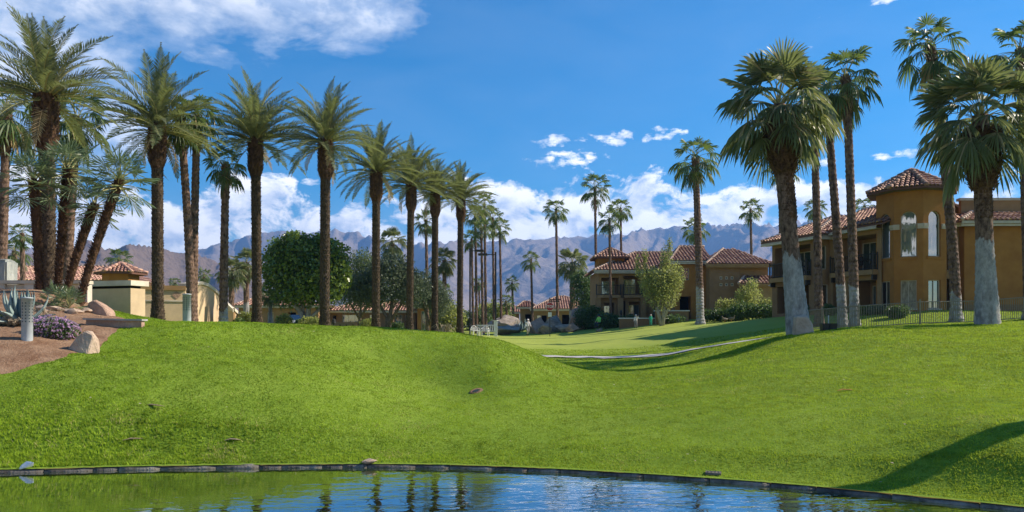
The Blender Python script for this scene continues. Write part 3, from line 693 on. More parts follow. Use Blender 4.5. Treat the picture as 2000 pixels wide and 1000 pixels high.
def date_palm(bpx, d, tpx, tpy, seed, label, s=1.0, nf=70):
    g = GP(bpx, d); top = P(tpx, tpy, d); h = top.z - g.z; t = thing('date_palm', g, label, 'palm', 'date palms planted in a row')
    pts = lean_path(h, top.x - g.x, 0, 8, 1.2); bh = 2.35 * s / h
    o = trunk_mb(pts, lambda q: (.27 + .10 * max(0, 1 - q * 9)) * s, 14, .15, .05, seed, (0.0, 1 - bh * .9, .17 * s, .055 * s)).build('trunk', [MAT['date_bark'], MAT['date_cut']], t)
    tp = Vector((top.x - g.x, 0, h)); b0 = tp - Vector((0, 0, 2.35 * s))
    prof = lambda q: (.27 + .175 * min(1, q * 5.0) - .08 * max(0, q - .75) * 2.0) * s
    mb = MB(); at = lambda x: b0 + Vector((0, 0, x)); r = random.Random(seed)
    mb.lathe([(prof(i / 10) * .93, i / 10 * 2.35 * s) for i in range(11)], 14, b0); put_scales(mb, at, 2.35 * s, prof, r, 0, 1.0, .20 * s, .085 * s)
    mb.build('leaf_base_mass', [MAT['boot_bark'], MAT['date_cut']], t)
    rr = random.Random(seed * 31); leaves(t, tp, 'date', nf + rr.randint(-9, 6), 86, rr.choice((-14, -6, 0, -10)), seed, s * rr.uniform(.93, 1.05), 'frond', rr.uniform(.72, .92))
    leaves(t, tp - Vector((0, 0, .2)), 'dry_date', rr.randint(1, 4), -14, -50, seed + 5, s * .8, 'dry_frond')
    return t

def fan_palm(bpx, d, tpx, tpy, seed, label, kind='fan', s=1.0, n=34, wash=1.3, rad=.20, group=None, dy=0.0, lo=-52, hi=84, curve=1.2, dead=5, far=False, name='fan_palm', gz=None, bark='fan_bark'):
    g = GP(bpx, d); top = P(tpx, tpy, d)
    if gz is not None: g.z = gz
    h = top.z - g.z; t = thing(name, g, label, 'palm', group)
    pts = lean_path(h, top.x - g.x, dy, 8, curve)
    sc = (1 - min(.9, 2.0 / h), 1.0, .17, .07) if not far else None
    rf = lambda q: rad * (1 + .45 * max(0, 1 - q * h / 1.0) ** 2 - .22 * q) * (1.12 if q > 1 - 1.2 / h else 1)
    o = trunk_mb(pts, rf, 12 if not far else 7, .13 if not far else .6, .05, seed, sc).build('trunk', [MAT[bark], MAT['date_cut']], t, False); o['wash'] = float(wash)
    tp = Vector((top.x - g.x, dy, h))
    if far:
        me = CROWN[kind][seed % len(CROWN[kind])]; o = link('crown', me, t); o.location = tp; o.scale = (s, s, s); o.rotation_euler = (0, 0, seed * 1.7)
    else:
        leaves(t, tp, kind, n, hi, lo, seed, s, 'leaf')
        if dead: leaves(t, tp - Vector((0, 0, .25 * s)), 'dead', dead, -58, -80, seed + 1, s * .8, 'dead_leaf')
    return t
def joined_crown(fam, n, seed, hi=84, lo=-50):
    r = random.Random(seed); mb = MB()
    for i in range(n):
        f = (i + .5) / n; pit = hi + (lo - hi) * f + r.uniform(-8, 8); q, me = r.choice(nearest(fam, pit)); s = r.uniform(.85, 1.1)
        mb.join(q, Matrix.Translation((0, 0, -.3 * f)) @ Euler((r.uniform(-.1, .1), r.uniform(-.1, .1), i * 2.4)).to_matrix().to_4x4() @ Matrix.Scale(s, 4))
    q = FAM[fam][82][0]
    return mb.mesh('crown', list(q[1].materials))
CROWN = {'fan': [joined_crown('fan', 26, k) for k in range(4)], 'big_fan': [joined_crown('big_fan', 38, 50 + k, 84, -62) for k in range(2)], 'date': [joined_crown('date', 40, 70, 84, -10)]}

date_palm(95, 31, 90, 186, 1, 'tallest and nearest date palm, rising behind the cluster of small fan palms', 1.0, 68)
date_palm(308, 41, 307, 246, 2, 'date palm standing in front of the tan wall beside the low block')
date_palm(502, 47, 499, 272, 3, 'date palm between the end of the tan wall and the dense round tree')
date_palm(634, 46, 636, 276, 4, 'date palm standing in front of the dense round tree')
date_palm(734, 54, 735, 333, 5, 'date palm just right of the dense round tree, before the low house', .96)
date_palm(800, 61, 803, 360, 6, 'third date palm from the right end of the row', .94)
date_palm(849, 64, 850, 375, 7, 'second date palm from the right end of the row', .93)
date_palm(898, 69, 900, 387, 8, 'last date palm at the right end of the row, beside the white chairs', .93)

NF = 'slender fan palms'
fan_palm(2, 36, 14, 215, 11, 'fan palm cut by the left edge behind the tallest date palm', 'fan', 0.99, 30, 0, .23, NF)
fan_palm(128, 38, 150, 232, 12, 'fan palm half hidden just right of the tallest date palm', 'fan', 0.95, 28, 0, .24, NF, lo=-62)
fan_palm(374, 43, 352, 232, 13, 'fan palm with left one of the paired trunks behind the perforated bollard', 'fan', 0.86, 28, 0, .25, NF, curve=1.6)
fan_palm(377, 44, 385, 228, 14, 'fan palm with right one of the paired trunks behind the perforated bollard', 'fan', 0.86, 28, 0, .25, NF, curve=1.4)
fan_palm(436, 45, 441, 322, 15, 'short fan palm with whitewashed foot at the sloping end of the tan wall', 'fan', 0.74, 26, 1.2, .26, NF)
fan_palm(1368, 66, 1358, 308, 16, 'tall fan palm with white foot in front of the ochre two-storey house', 'fan', 1.25, 28, 3.2, .34, NF)
fan_palm(1600, 44, 1588, 180, 17, 'thin fan palm behind the big whitewashed palm, before the balcony', 'fan', 0.95, 24, .0, .24, NF)
fan_palm(1646, 41.5, 1614, 196, 18, 'fan palm with left one of twin trunks in front of the balconies', 'fan', 0.96, 24, 2.35, .245, NF, curve=1.2)
fan_palm(1669, 40.4, 1652, 150, 19, 'fan palm with right one of twin trunks in front of the balconies', 'fan', 1.03, 28, 2.1, .25, NF, curve=1.3)
fan_palm(1868, 40, 1816, 92, 20, 'very tall fan palm leaning up past the octagonal tower', 'fan', 1.05, 28, 1.5, .27, NF, curve=1.5)
fan_palm(2010, 39, 1993, 100, 21, 'fan palm at the right edge with its crown cut by the frame', 'fan', 1.07, 28, 1.2, .25, NF)
fan_palm(1530, 58, 1527, 330, 22, 'fan palm with whitewashed foot mostly hidden behind the big palm', 'fan', 0.77, 20, 2.2, .32, NF, dead=0)

def big_palm(bpx, d, tpx, tpy, seed, label, s, n, wash, w0=.56):
    g = GP(bpx, d); top = P(tpx, tpy, d); h = top.z - g.z; t = thing('california_fan_palm', g, label, 'palm', 'big whitewashed fan palms'); dx = top.x - g.x
    pts = [Vector((dx * (i / 10) ** .9, 0, h * i / 10 - (.25 if i == 0 else 0))) for i in range(11)]
    rf = lambda q: w0 * (.66 + .36 * max(0, 1 - q * 2.2) ** 1.3)
    o = trunk_mb(pts, rf, 20, .12, .022, seed).build('trunk', MAT['fan_bark'], t, True); o['wash'] = wash
    sh = MB(); q0, q1 = Vector((dx * .5, 0, h * .5)), Vector((dx, 0, h)); put_scales(sh, lambda x: q0.lerp(q1, x / (h * .5)), h * .5, lambda q: w0 * .66, random.Random(seed + 3), 0.0, .55, .15, .035); sh.build('trunk_scales', [MAT['boot_bark'], MAT['date_cut']], t)
    tp = Vector((dx, 0, h)); bl = 2.7 * s; b0 = tp - Vector((dx * bl / h, 0, bl)); mb = MB(); r = random.Random(seed)
    prof = lambda q: (.40 + .20 * min(1, q * 3.2)) * s; at = lambda x: b0.lerp(tp, min(1, x / bl))
    put_scales(mb, at, bl, prof, r, 0.0, .74, .20, .15); put_scales(mb, at, bl, lambda q: prof(q) * .9, r, 0.03, .78, .22, .10)
    mb.build('leaf_base_mass', [MAT['boot_bark'], MAT['date_cut']], t)
    leaves(t, tp, 'big_fan', n, 88, -26, seed, s, 'leaf', .95)
    leaves(t, tp - Vector((0, 0, .55)), 'big_fan', int(n * .26), -5, -42, seed + 9, s * .86, 'leaf')
    return t
big_palm(1561, 30, 1520, 206, 31, 'big fan palm with leaning whitewashed trunk beside the tan boulder', 1.0, 46, 3.0, .48)
big_palm(1929, 31, 1915, 226, 32, 'big fan palm with whitewashed trunk in front of the iron fence', 1.1, 48, 3.35, .48)

def stiff_palm(bpx, bd, tpx, tpy, td, seed, label, s=1.0, n=30):
    g = GP(bpx, bd); top = P(tpx, tpy, td); h = top.z - g.z; t = thing('clump_fan_palm', g, label, 'palm', 'small stiff-leaved fan palms in a cluster'); D = top - g
    pts = [Vector((D.x * (i / 8) ** 1.15, D.y * (i / 8), h * i / 8 - (.15 if i == 0 else 0))) for i in range(9)]
    trunk_mb(pts, lambda q: (.105 + .045 * q), 10, .12, .05, seed, (0.04, 1.0, .095, .06)).build('trunk', [MAT['boot_bark'], MAT['boot_cut']], t)
    leaves(t, D, 'stiff', n, 88, -34, seed, s, 'leaf', .85)
stiff_palm(78, 26.5, 66, 352, 26.3, 41, 'leftmost upright small fan palm of the cluster', 1.12, 36)
stiff_palm(112, 27, 133, 330, 26.8, 42, 'tallest small fan palm in the middle of the cluster', 1.12, 36)
stiff_palm(128, 26.8, 184, 402, 26.5, 43, 'shortest small fan palm of the cluster, leaning right', .9, 30)
stiff_palm(155, 26.2, 234, 352, 25.8, 44, 'small fan palm leaning furthest right out of the cluster', 1.1, 36)
def seedling(bpx, d, dz, seed, label, s):
    t = thing('young_fan_palm', GP(bpx, d, dz), label, 'palm', 'trunkless young fan palms'); leaves(t, Vector((0, 0, .15)), 'stiff', 20, 84, 12, seed, s, 'leaf')
seedling(112, 24.6, 0, 61, 'young green fan palm at the foot of the cluster, left one', .68)
seedling(134, 24.3, 0, 62, 'young green fan palm at the foot of the cluster, right one', .62)

FP = 'distant fan palms'
for px, py, d, k, s, rad, kind, label in (
    (43, 455, 62, 1, .95, .30, 'fan', 'distant fan palm above the red roof at the far left'),
    (28, 490, 66, 2, 1.2, .30, 'fan', 'low distant fan palm beside the grey stone pillar'),
    (232, 505, 85, 3, 1.35, .3, 'fan', 'distant fan palm behind the small red-roofed cupola'),
    (398, 536, 105, 4, 1.05, .3, 'fan', 'small distant fan palm above the sunlit end of the tan wall'),
    (342, 552, 120, 5, .95, .3, 'fan', 'tiny fan palm crown just above the middle of the tan wall'),
    (452, 528, 72, 6, .95, .42, 'big_fan', 'bushy fan palm left of the third date palm, left one of two'),
    (481, 512, 74, 7, .95, .42, 'big_fan', 'bushy fan palm left of the third date palm, right one of two'),
    (528, 565, 66, 8, .8, .25, 'big_fan', 'low bushy fan palm in front of the left tiled house'),
    (766, 470, 80, 9, .95, .30, 'big_fan', 'bushy fan palm rising behind the grey-green tree'),
    (832, 430, 78, 10, 1.25, .26, 'fan', 'fan palm seen between the third and second last date palms'),
    (868, 508, 84, 11, .95, .40, 'big_fan', 'shaggy fan palm left of the last date palm'),
    (863, 565, 110, 12, 1.4, .30, 'fan', 'small fan palm low behind the last date palms'),
    (928, 418, 86, 13, 1.35, .24, 'fan', 'leftmost tall palm of the tight group behind the lamp posts'),
    (946, 398, 88, 14, 1.4, .24, 'fan', 'tallest palm of the tight group behind the lamp posts'),
    (940, 445, 84, 15, 1.2, .24, 'fan', 'lower middle palm of the tight group behind the lamp posts'),
    (962, 425, 90, 16, 1.4, .24, 'fan', 'palm of the tight group just left of its rightmost one'),
    (976, 444, 92, 17, 1.35, .24, 'fan', 'rightmost palm of the tight group behind the lamp posts'),
    (921, 466, 92, 18, 1.2, .24, 'fan', 'lowest palm of the tight group behind the lamp posts'),
    (935, 552, 130, 19, 1.3, .3, 'fan', 'tiny fan palm seen between the slim trunks of the tight group'),
    (1000, 552, 105, 20, 1.05, .26, 'fan', 'small fan palm above the brown roof in the middle distance'),
    (988, 588, 98, 21, 1.05, .26, 'fan', 'lowest small fan palm left of the far red-roofed house'),
    (1037, 506, 104, 22, 1.25, .26, 'fan', 'medium fan palm above the left end of the far red roof'),
    (1086, 408, 106, 23, 1.7, .30, 'fan', 'tall slender fan palm just behind the stop sign'),
    (1118, 512, 104, 24, 1.45, .62, 'big_fan', 'broad shaggy fan palm with whitewashed foot right of the stop sign'),
    (1162, 366, 88, 25, 1.75, .26, 'fan', 'tallest slender fan palm at the left corner of the two-storey house'),
    (1190, 426, 80, 26, 1.3, .22, 'fan', 'left one of two fan palms over the small square tower'),
    (1212, 406, 92, 27, 1.4, .24, 'fan', 'right one of two fan palms over the small square tower'),
    (1357, 445, 96, 28, 1.7, .26, 'fan', 'distant fan palm directly behind the tall palm before the ochre house'),
    (1466, 408, 100, 29, 1.55, .28, 'fan', 'lone distant fan palm left of the big leaning palm'),
    (1592, 404, 92, 30, 1.35, .26, 'fan', 'distant fan palm over the roof left of the twin trunks'),
    (1688, 402, 100, 31, 1.35, .26, 'fan', 'palm crown peeping over the balcony roof beside the tower')):
    big = kind == 'big_fan'
    fan_palm(px + (3 if not big else 0), d, px, py, k, label, kind, s * (.70 if big else .62), 0, 2.5 if k in (7, 8, 24) else 0, rad * .72, FP, far=True, curve=1.3)
# a palm just outside the right edge whose shadow falls on the bank
fan_palm(2500, 13.6, 2470, -180, 90, 'fan palm outside the right edge that shades the bank', 'fan', 1.1, 26, 0, .26, NF, dead=0)
fan_palm(2300, 33, 2290, 190, 91, 'first fan palm beyond the right edge near the fence', 'fan', 1.2, 26, 0, .26, NF, dead=0)
fan_palm(2600, 42, 2590, 230, 92, 'second fan palm beyond the right edge near the house', 'fan', 1.2, 26, 0, .26, NF, dead=0)
# ------------------------------------------------------------------ leafy trees and shrubs
def leaf_cloud(blobs, n, size, seed, shell=.55, hang=0.0, narrow=1.0, top_tone=0.0):
    """many small leaf faces spread through overlapping ellipsoids -> vertices, faces, tone"""
    g = np.random.default_rng(seed); vol = np.array([b[1][0] * b[1][1] * b[1][2] for b in blobs]) ** .75; cnt = (vol / vol.sum() * n).astype(int)
    P_ = []; T = []
    for (c, r), k in zip(blobs, cnt):
        v = g.normal(size=(k, 3)); v /= np.linalg.norm(v, axis=1)[:, None]; rad = (shell + (1 - shell) * g.random(k)) ** .6
        lump = .72 + .58 * fbm(np.arctan2(v[:, 1], v[:, 0]) * 2.2 + c[0], v[:, 2] * 2.4 + c[2], 4, seed)
        p = v * rad[:, None] * lump[:, None] * np.array(r) + np.array(c); P_.append(p)
        cl = fbm(p[:, 0] * 2.3 + p[:, 1], p[:, 2] * 2.3 - p[:, 1] * .7, 3, seed + 3)
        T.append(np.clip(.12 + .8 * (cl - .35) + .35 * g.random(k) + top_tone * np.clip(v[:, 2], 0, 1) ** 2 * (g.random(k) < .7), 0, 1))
    p = np.concatenate(P_); t = np.concatenate(T); n = len(p)
    a = g.normal(size=(n, 3)); a[:, 2] -= hang * 2.2; a /= np.linalg.norm(a, axis=1)[:, None]
    b = np.cross(a, g.normal(size=(n, 3))); b /= np.linalg.norm(b, axis=1)[:, None]
    s = size * (.6 + .8 * g.random(n))[:, None]; w = b * s * .5 * narrow; a = a * s
    V = np.stack([p - a * .5, p + w, p + a * .5, p - w], 1).reshape(-1, 3); F = np.arange(n * 4).reshape(n, 4)
    return V, F, np.repeat(t, 4)
def crown(parent, blobs, n, size, seed, mat, name='crown', **kw):
    V, F, t = leaf_cloud(blobs, n, size, seed, **kw); return link(name, np_mesh(name, V, F, MAT[mat], t), parent)
def limbs(parent, paths, mat='tree_bark', wash=0.0, name='trunk'):
    mb = MB()
    for pts, r0, r1 in paths:
        k = len(pts); mb.tube(pts, [r0 + (r1 - r0) * i / (k - 1) for i in range(k)], 8)
    o = mb.build(name, MAT[mat], parent, True); o['wash'] = wash; return o
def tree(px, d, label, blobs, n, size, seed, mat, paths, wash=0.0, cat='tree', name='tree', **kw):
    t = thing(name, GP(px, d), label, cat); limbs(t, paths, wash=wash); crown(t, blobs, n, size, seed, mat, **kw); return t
V3 = Vector
# dense clipped ficus with whitewashed forking stems
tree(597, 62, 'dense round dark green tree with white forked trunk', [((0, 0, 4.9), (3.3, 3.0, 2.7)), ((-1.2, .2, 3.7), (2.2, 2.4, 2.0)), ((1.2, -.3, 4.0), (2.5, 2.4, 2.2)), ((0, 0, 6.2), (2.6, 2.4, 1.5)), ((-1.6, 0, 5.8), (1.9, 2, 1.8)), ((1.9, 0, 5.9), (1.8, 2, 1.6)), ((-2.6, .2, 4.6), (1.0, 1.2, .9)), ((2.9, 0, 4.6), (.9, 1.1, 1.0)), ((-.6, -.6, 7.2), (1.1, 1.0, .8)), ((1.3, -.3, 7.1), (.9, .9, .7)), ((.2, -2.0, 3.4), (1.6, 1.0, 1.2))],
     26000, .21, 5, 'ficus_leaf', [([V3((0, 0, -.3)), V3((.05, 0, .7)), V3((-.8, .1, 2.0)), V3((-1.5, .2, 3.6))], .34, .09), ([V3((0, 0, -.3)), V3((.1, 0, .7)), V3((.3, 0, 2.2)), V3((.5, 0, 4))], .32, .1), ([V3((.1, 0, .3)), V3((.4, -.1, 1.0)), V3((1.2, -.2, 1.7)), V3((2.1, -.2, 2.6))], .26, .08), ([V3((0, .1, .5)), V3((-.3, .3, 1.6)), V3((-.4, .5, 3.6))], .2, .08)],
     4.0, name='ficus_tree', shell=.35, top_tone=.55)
tree(700, 74, 'loose yellow-green willowy tree right of the dense round tree', [((0, 0, 5.0), (2.2, 2, 2.9)), ((1.6, 0, 4.4), (1.9, 1.8, 2.3)), ((-1.0, 0, 4.0), (1.8, 1.8, 2.2)), ((.6, 0, 6.6), (1.7, 1.6, 1.4))], 15000, .20, 8, 'willow_leaf',
     [([V3((0, 0, -.2)), V3((.2, 0, 1.8)), V3((.4, 0, 5))], .2, .06), ([V3((.1, 0, 1.2)), V3((1.2, 0, 3)), V3((1.8, 0, 4.6))], .13, .04), ([V3((.1, 0, 1.2)), V3((-.8, 0, 2.8)), V3((-1.0, 0, 4.4))], .12, .04)], name='willow_tree', shell=.1, hang=.6, narrow=.38)
tree(758, 64, 'spreading dark grey-green tree between the date palms', [((0, 0, 4.1), (2.6, 2.2, 2.0)), ((-1.9, 0, 3.6), (1.7, 1.7, 1.6)), ((2.0, 0, 3.8), (1.9, 1.7, 1.6)), ((.4, 0, 5.5), (1.8, 1.7, 1.2))], 17000, .19, 9, 'grey_leaf',
     [([V3((0, 0, -.2)), V3((-.1, 0, 1.3)), V3((-1.2, .1, 3.2))], .24, .07), ([V3((0, 0, 0)), V3((.2, 0, 1.6)), V3((.5, 0, 4.2))], .24, .07), ([V3((.1, 0, .8)), V3((1.1, 0, 2.4)), V3((2.0, 0, 3.6))], .16, .05)], name='mesquite_tree', shell=.25, hang=.3, narrow=.5)
tree(835, 70, 'drooping blue-grey tree beside the second last date palm', [((0, 0, 3.9), (1.7, 1.6, 1.8)), ((-1.3, 0, 3.6), (1.5, 1.5, 1.5)), ((1.1, 0, 3.0), (1.3, 1.3, 1.6))], 10000, .20, 10, 'grey_leaf',
     [([V3((0, 0, -.2)), V3((0, 0, 1.5)), V3((-.7, .1, 3.4))], .2, .05), ([V3((.1, 0, .8)), V3((.6, 0, 2.2)), V3((.9, 0, 3.2))], .13, .04)], name='olive_tree', shell=.2, hang=.7, narrow=.35)
tree(1142, 100, 'dark weeping tree at the left corner of the two-storey house', [((0, 0, 4.8), (1.9, 1.8, 2.6)), ((.8, 0, 3.2), (1.6, 1.5, 2.0)), ((-.5, 0, 6.2), (1.3, 1.2, 1.4))], 6500, .30, 12, 'shrub_leaf',
     [([V3((0, 0, -.2)), V3((0, 0, 2)), V3((0, 0, 5))], .2, .06)], name='weeping_tree', shell=.15, hang=.7, narrow=.4)
tree(1293, 72, 'airy yellow-green tree with tall wispy shoots before the ochre house', [((0, 0, 3.4), (1.9, 1.7, 2.1)), ((-1.1, 0, 4.2), (1.2, 1.2, 1.5)), ((1.1, 0, 4.4), (1.1, 1.1, 1.7)), ((.3, 0, 6.0), (.55, .6, 1.7)), ((-1.6, 0, 6.2), (.35, .4, 1.3)), ((.75, 0, 7.4), (.3, .35, 1.2)), ((-2.3, 0, 5.6), (.35, .4, 1.2))], 11000, .17, 14, 'lime_leaf',
     [([V3((0, 0, -.2)), V3((-.4, 0, 1.4)), V3((-1.2, 0, 3.6)), V3((-1.7, 0, 6.6))], .2, .03), ([V3((.05, 0, -.1)), V3((.2, 0, 1.6)), V3((.5, 0, 4.2)), V3((.7, 0, 8.2))], .2, .02), ([V3((.1, 0, .6)), V3((.9, 0, 2.2)), V3((1.3, 0, 4.2))], .14, .03)], 1.8, name='palo_verde_tree', shell=.02, narrow=.5)
tree(1462, 68, 'small thin yellow-green tree behind the clipped hedge', [((0, 0, 2.2), (1.3, 1.1, 1.1)), ((.3, 0, 3.2), (.6, .6, .7)), ((-.5, 0, 2.0), (.9, .8, .9))], 2600, .15, 15, 'lime_leaf',
     [([V3((0, 0, -.2)), V3((0, 0, 1.2)), V3((-.4, 0, 2.6))], .07, .02), ([V3((0, 0, .4)), V3((.4, 0, 1.6)), V3((.5, 0, 3))], .06, .02)], name='small_tree', shell=.05, narrow=.5)
def shrub(px, d, w, h, label, mat='shrub_leaf', n=1600, size=.13, seed=1, dz=0, name='shrub', boxy=False, dep=None, cat='shrub'):
    t = thing(name, GP(px, d, dz), label, cat); dp = dep or w * .8; r = random.Random(seed)
    bl = [((0, 0, h * .48), (w * .5, dp * .5, h * .52))] + [((r.uniform(-.3, .3) * w, r.uniform(-.3, .3) * dp, h * r.uniform(.35, .62)), (w * .28, dp * .3, h * .38)) for _ in range(4)]
    if boxy: bl = [((w * (i / 4 - .5) * .8, 0, h * .5), (w * .22, dp * .5, h * .5)) for i in range(5)]
    limbs(t, [([V3((0, 0, -.1)), V3((0, 0, h * .5))], .05, .02), ([V3((0, 0, -.05)), V3((w * .2, 0, h * .5))], .03, .015)], name='stem')
    crown(t, bl, n, size, seed, mat, 'foliage', shell=.4); return t
shrub(1408, 69, 3.0, 1.2, 'dark clipped hedge with pinkish top left of the green shrub', n=2600, seed=2, name='hedge', boxy=True, dep=1.2)
shrub(1432, 71, 2.9, 2.1, 'pale yellow-green hedge below the six square niches', 'lime_leaf', 2600, .13, 3, name='hedge', boxy=True, dep=1.3)
shrub(1448, 66.5, 2.5, 1.75, 'round dark green shrub in the middle of the hedge row', n=2600, seed=4)
shrub(1490, 69, 2.6, 2.0, 'yellow-green hedge behind the last dark hedge', 'lime_leaf', 2000, .13, 5, name='hedge', boxy=True, dep=1.0)
shrub(1496, 66, 2.8, 1.4, 'dark clipped hedge nearest the big leaning palm', n=2400, seed=6, name='hedge', boxy=True, dep=1.2)
shrub(1755, 43.2, 1.35, .75, 'round bright green shrub at the foot of the octagonal tower', n=2200, size=.09, seed=7)
shrub(1712, 45.2, 1.1, .6, 'low grey-green shrub left of the tower foot', 'grey_leaf', 1300, .09, 8)
shrub(1690, 46.0, 1.2, .55, 'low dark shrub under the right balcony', n=1200, size=.09, seed=9)
shrub(1617, 49.0, 1.1, .8, 'dark shrub in the recess between the balconies', n=1200, size=.1, seed=10)
shrub(1578, 52.0, 1.3, .75, 'dark shrub under the left balcony', n=1200, size=.1, seed=11)
shrub(556, 60, 1.5, 1.25, 'straw-tinged shrub left of the white-trunked tree', 'lime_leaf', 1800, .12, 12)
shrub(608, 57, 1.8, 1.1, 'yellow-green shrub at the foot of the white-trunked tree', 'lime_leaf', 2000, .12, 13)
shrub(588, 57.5, 1.0, .9, 'dark rounded shrub beside the yellow-green one under the tree', n=1300, seed=14)
shrub(484, 52, 1.0, 1.2, 'clipped olive box shrub left of the third date palm', 'lime_leaf', 1600, .1, 15, boxy=True, dep=.9)
shrub(466, 51, .9, .75, 'small dark shrub against the sunlit wall end', n=1100, size=.09, seed=16)
shrub(722, 60, 1.6, 1.2, 'yellow-green bush in front of the low tiled house', 'lime_leaf', 1600, .12, 17)
shrub(775, 66, 1.4, 1.0, 'dark green bush under the spreading grey-green tree', n=1300, seed=18)
shrub(873, 82, 4.2, 3.6, 'tall loose yellow-green bush left of the last date palm', 'lime_leaf', 3800, .2, 19)
shrub(925, 96, 4.6, 2.6, 'dark bush behind the chairs and lamp posts', n=3200, size=.2, seed=20)
shrub(962, 100, 5.5, 3.9, 'big yellow-green bush behind the tight group of palms', 'lime_leaf', 4000, .22, 21)
shrub(1185, 79, 3.0, 1.7, 'dark shrubs at the left foot of the two-storey house', n=2600, size=.16, seed=22)
shrub(1150, 82, 3.2, 2.6, 'dark green shrub filling the corner beside the boulders', n=2600, size=.17, seed=23)
shrub(1225, 78, 2.6, 1.2, 'low dark shrub behind the long white planter wall', n=1800, size=.14, seed=24)
shrub(1315, 74, 2.6, .9, 'low dark shrub at the foot of the airy tree', n=1600, size=.12, seed=25)
shrub(30, 20.6, 1.0, .28, 'low straw-coloured ground plant at the left edge', 'dry_stalk', 900, .07, 26)
shrub(10, 21.5, .9, .3, 'low dark creeping plant behind the straw-coloured one', n=700, size=.07, seed=27)
def lantana():
    t = thing('flowering_shrub', GP(103, 19.6), 'low mound of purple flowers beside the perforated bollard', 'flowers'); bl = [((0, 0, .18), (.52, .4, .32)), ((-.25, -.05, .14), (.34, .34, .28)), ((.3, .05, .14), (.32, .32, .28))]
    crown(t, bl, 1500, .07, 31, 'shrub_leaf', 'foliage', shell=.3); crown(t, [((c[0], c[1], c[2] + .03), tuple(q * 1.05 for q in r)) for c, r in bl], 1500, .05, 32, 'flower', 'blossom', shell=.85)
lantana()
def rosette(name, px, d, label, n, L_, w, seed, mat, up=1.15, cat='agave', tip=.02):
    t = thing(name, GP(px, d), label, cat); r = random.Random(seed)
    for i in range(n):
        f = (i + .5) / n; a = i * 2.4 + r.uniform(-.2, .2); el = up - 1.05 * f + r.uniform(-.1, .1); ln = L_ * r.uniform(.8, 1.08); mb = MB(); rows = 7
        for k in range(rows + 1):
            q = k / rows; e = el + .35 * q * q * (1 if f < .6 else -.3); rr = ln * q; ww = w * (math.sin(math.pi * min(1, .18 + q * .82)) ** .7 + .0) * (1 if k < rows else 0) + tip * .1
            x = math.cos(e) * rr; z = math.sin(e) * rr + .05; th = .25 * ww
            for s, zz in ((-1, .35 * ww), (0, 0), (1, .35 * ww), (0, -th - .01)): mb.v.append((x - math.sin(e) * zz, s * ww * .5, z + math.cos(e) * zz))
        for k in range(rows):
            for j in range(4): mb.f.append((k * 4 + j, (k + 1) * 4 + j, (k + 1) * 4 + (j + 1) % 4, k * 4 + (j + 1) % 4)); mb.m.append(0)
        mb.c = [r.random()] * len(mb.v); o = mb.build('leaf', MAT[mat], t, True); o.rotation_euler = (0, 0, a)
rosette('agave', 40, 20.6, 'large blue-grey agave behind the perforated bollard', 34, 1.0, .13, 3, 'agave_leaf')
rosette('agave', 190, 38.5, 'spiky blue-grey agave left of the red-roofed cupola, behind the low block', 26, 1.3, .14, 4, 'agave_leaf')
for k, (px, d) in enumerate(((1006, 92), (1013, 92.5), (1020, 91.5), (1030, 93))):
    rosette('agave', px, d, ('leftmost pale agave above the boulders', 'second pale agave above the boulders, from the left', 'third pale agave above the boulders, from the left', 'rightmost pale agave above the boulders, nearest the walker')[k], 12, 1.5, .2, 5 + k, 'agave_leaf')
def dead_stalks(px, d, label, seed, s=.5, n=26):
    t = thing('dry_plant', GP(px, d), label, 'dry plant'); r = random.Random(seed); mb = MB()
    for i in range(n):
        a = r.uniform(0, 6.3); p0 = V3((r.uniform(-.2, .2) * s, r.uniform(-.2, .2) * s, 0)); p1 = p0 + V3((math.cos(a) * .3, math.sin(a) * .3, r.uniform(.35, .8))) * s; p2 = p1 + V3((math.cos(a) * .4, math.sin(a) * .4, r.uniform(-.5, .0))) * s; mb.tube([p0, p1, p2], [.02 * s, .018 * s, .008 * s], 4)
    mb.c = [r.random() for _ in mb.v]; mb.build('stalks', MAT['dry_stalk'], t)
dead_stalks(74, 21.0, 'tangle of dry pale stalks between the agave and purple flowers', 3, .62, 40)
dead_stalks(866, 60, 'pale spiky dry plant left of the last date palm', 4, 1.3, 30)

# ------------------------------------------------------------------ stones
def rock_mesh(seed, mat, cuts=14):
    r = random.Random(seed); import bmesh
    bm = bmesh.new(); bmesh.ops.create_icosphere(bm, subdivisions=3, radius=1.0)
    for _ in range(cuts):
        n = V3((r.gauss(0, 1), r.gauss(0, 1), r.gauss(0, .8))).normalized(); k = r.uniform(.42, .74)
        for v in bm.verts:
            q = v.co.dot(n)
            if q > k: v.co -= n * (q - k) * .97
    for v in bm.verts:
        a = fbm(np.array([v.co.x * 2.5 + seed]), np.array([v.co.y * 2.5 + v.co.z * 1.7]), 4, seed)[0]; v.co *= 1.22 + .30 * (a - .5)
    me = bpy.data.meshes.new('rock'); bm.to_mesh(me); bm.free(); me.materials.append(MAT[mat]); return me
def rock(px, d, sz, label, seed, mat, rz=0.0, sink=.25, cat='rock', group=None, name='rock', tilt=0.0, dz=0.0):
    g = GP(px, d); o = link(name, rock_mesh(seed, mat)); o.scale = (sz[0] / 2, sz[1] / 2, sz[2] / 2); o.rotation_euler = (0, tilt, rz); o.location = (g.x, g.y, g.z + sz[2] * (.5 - sink) + dz)
    return tag(o, label, cat, group)
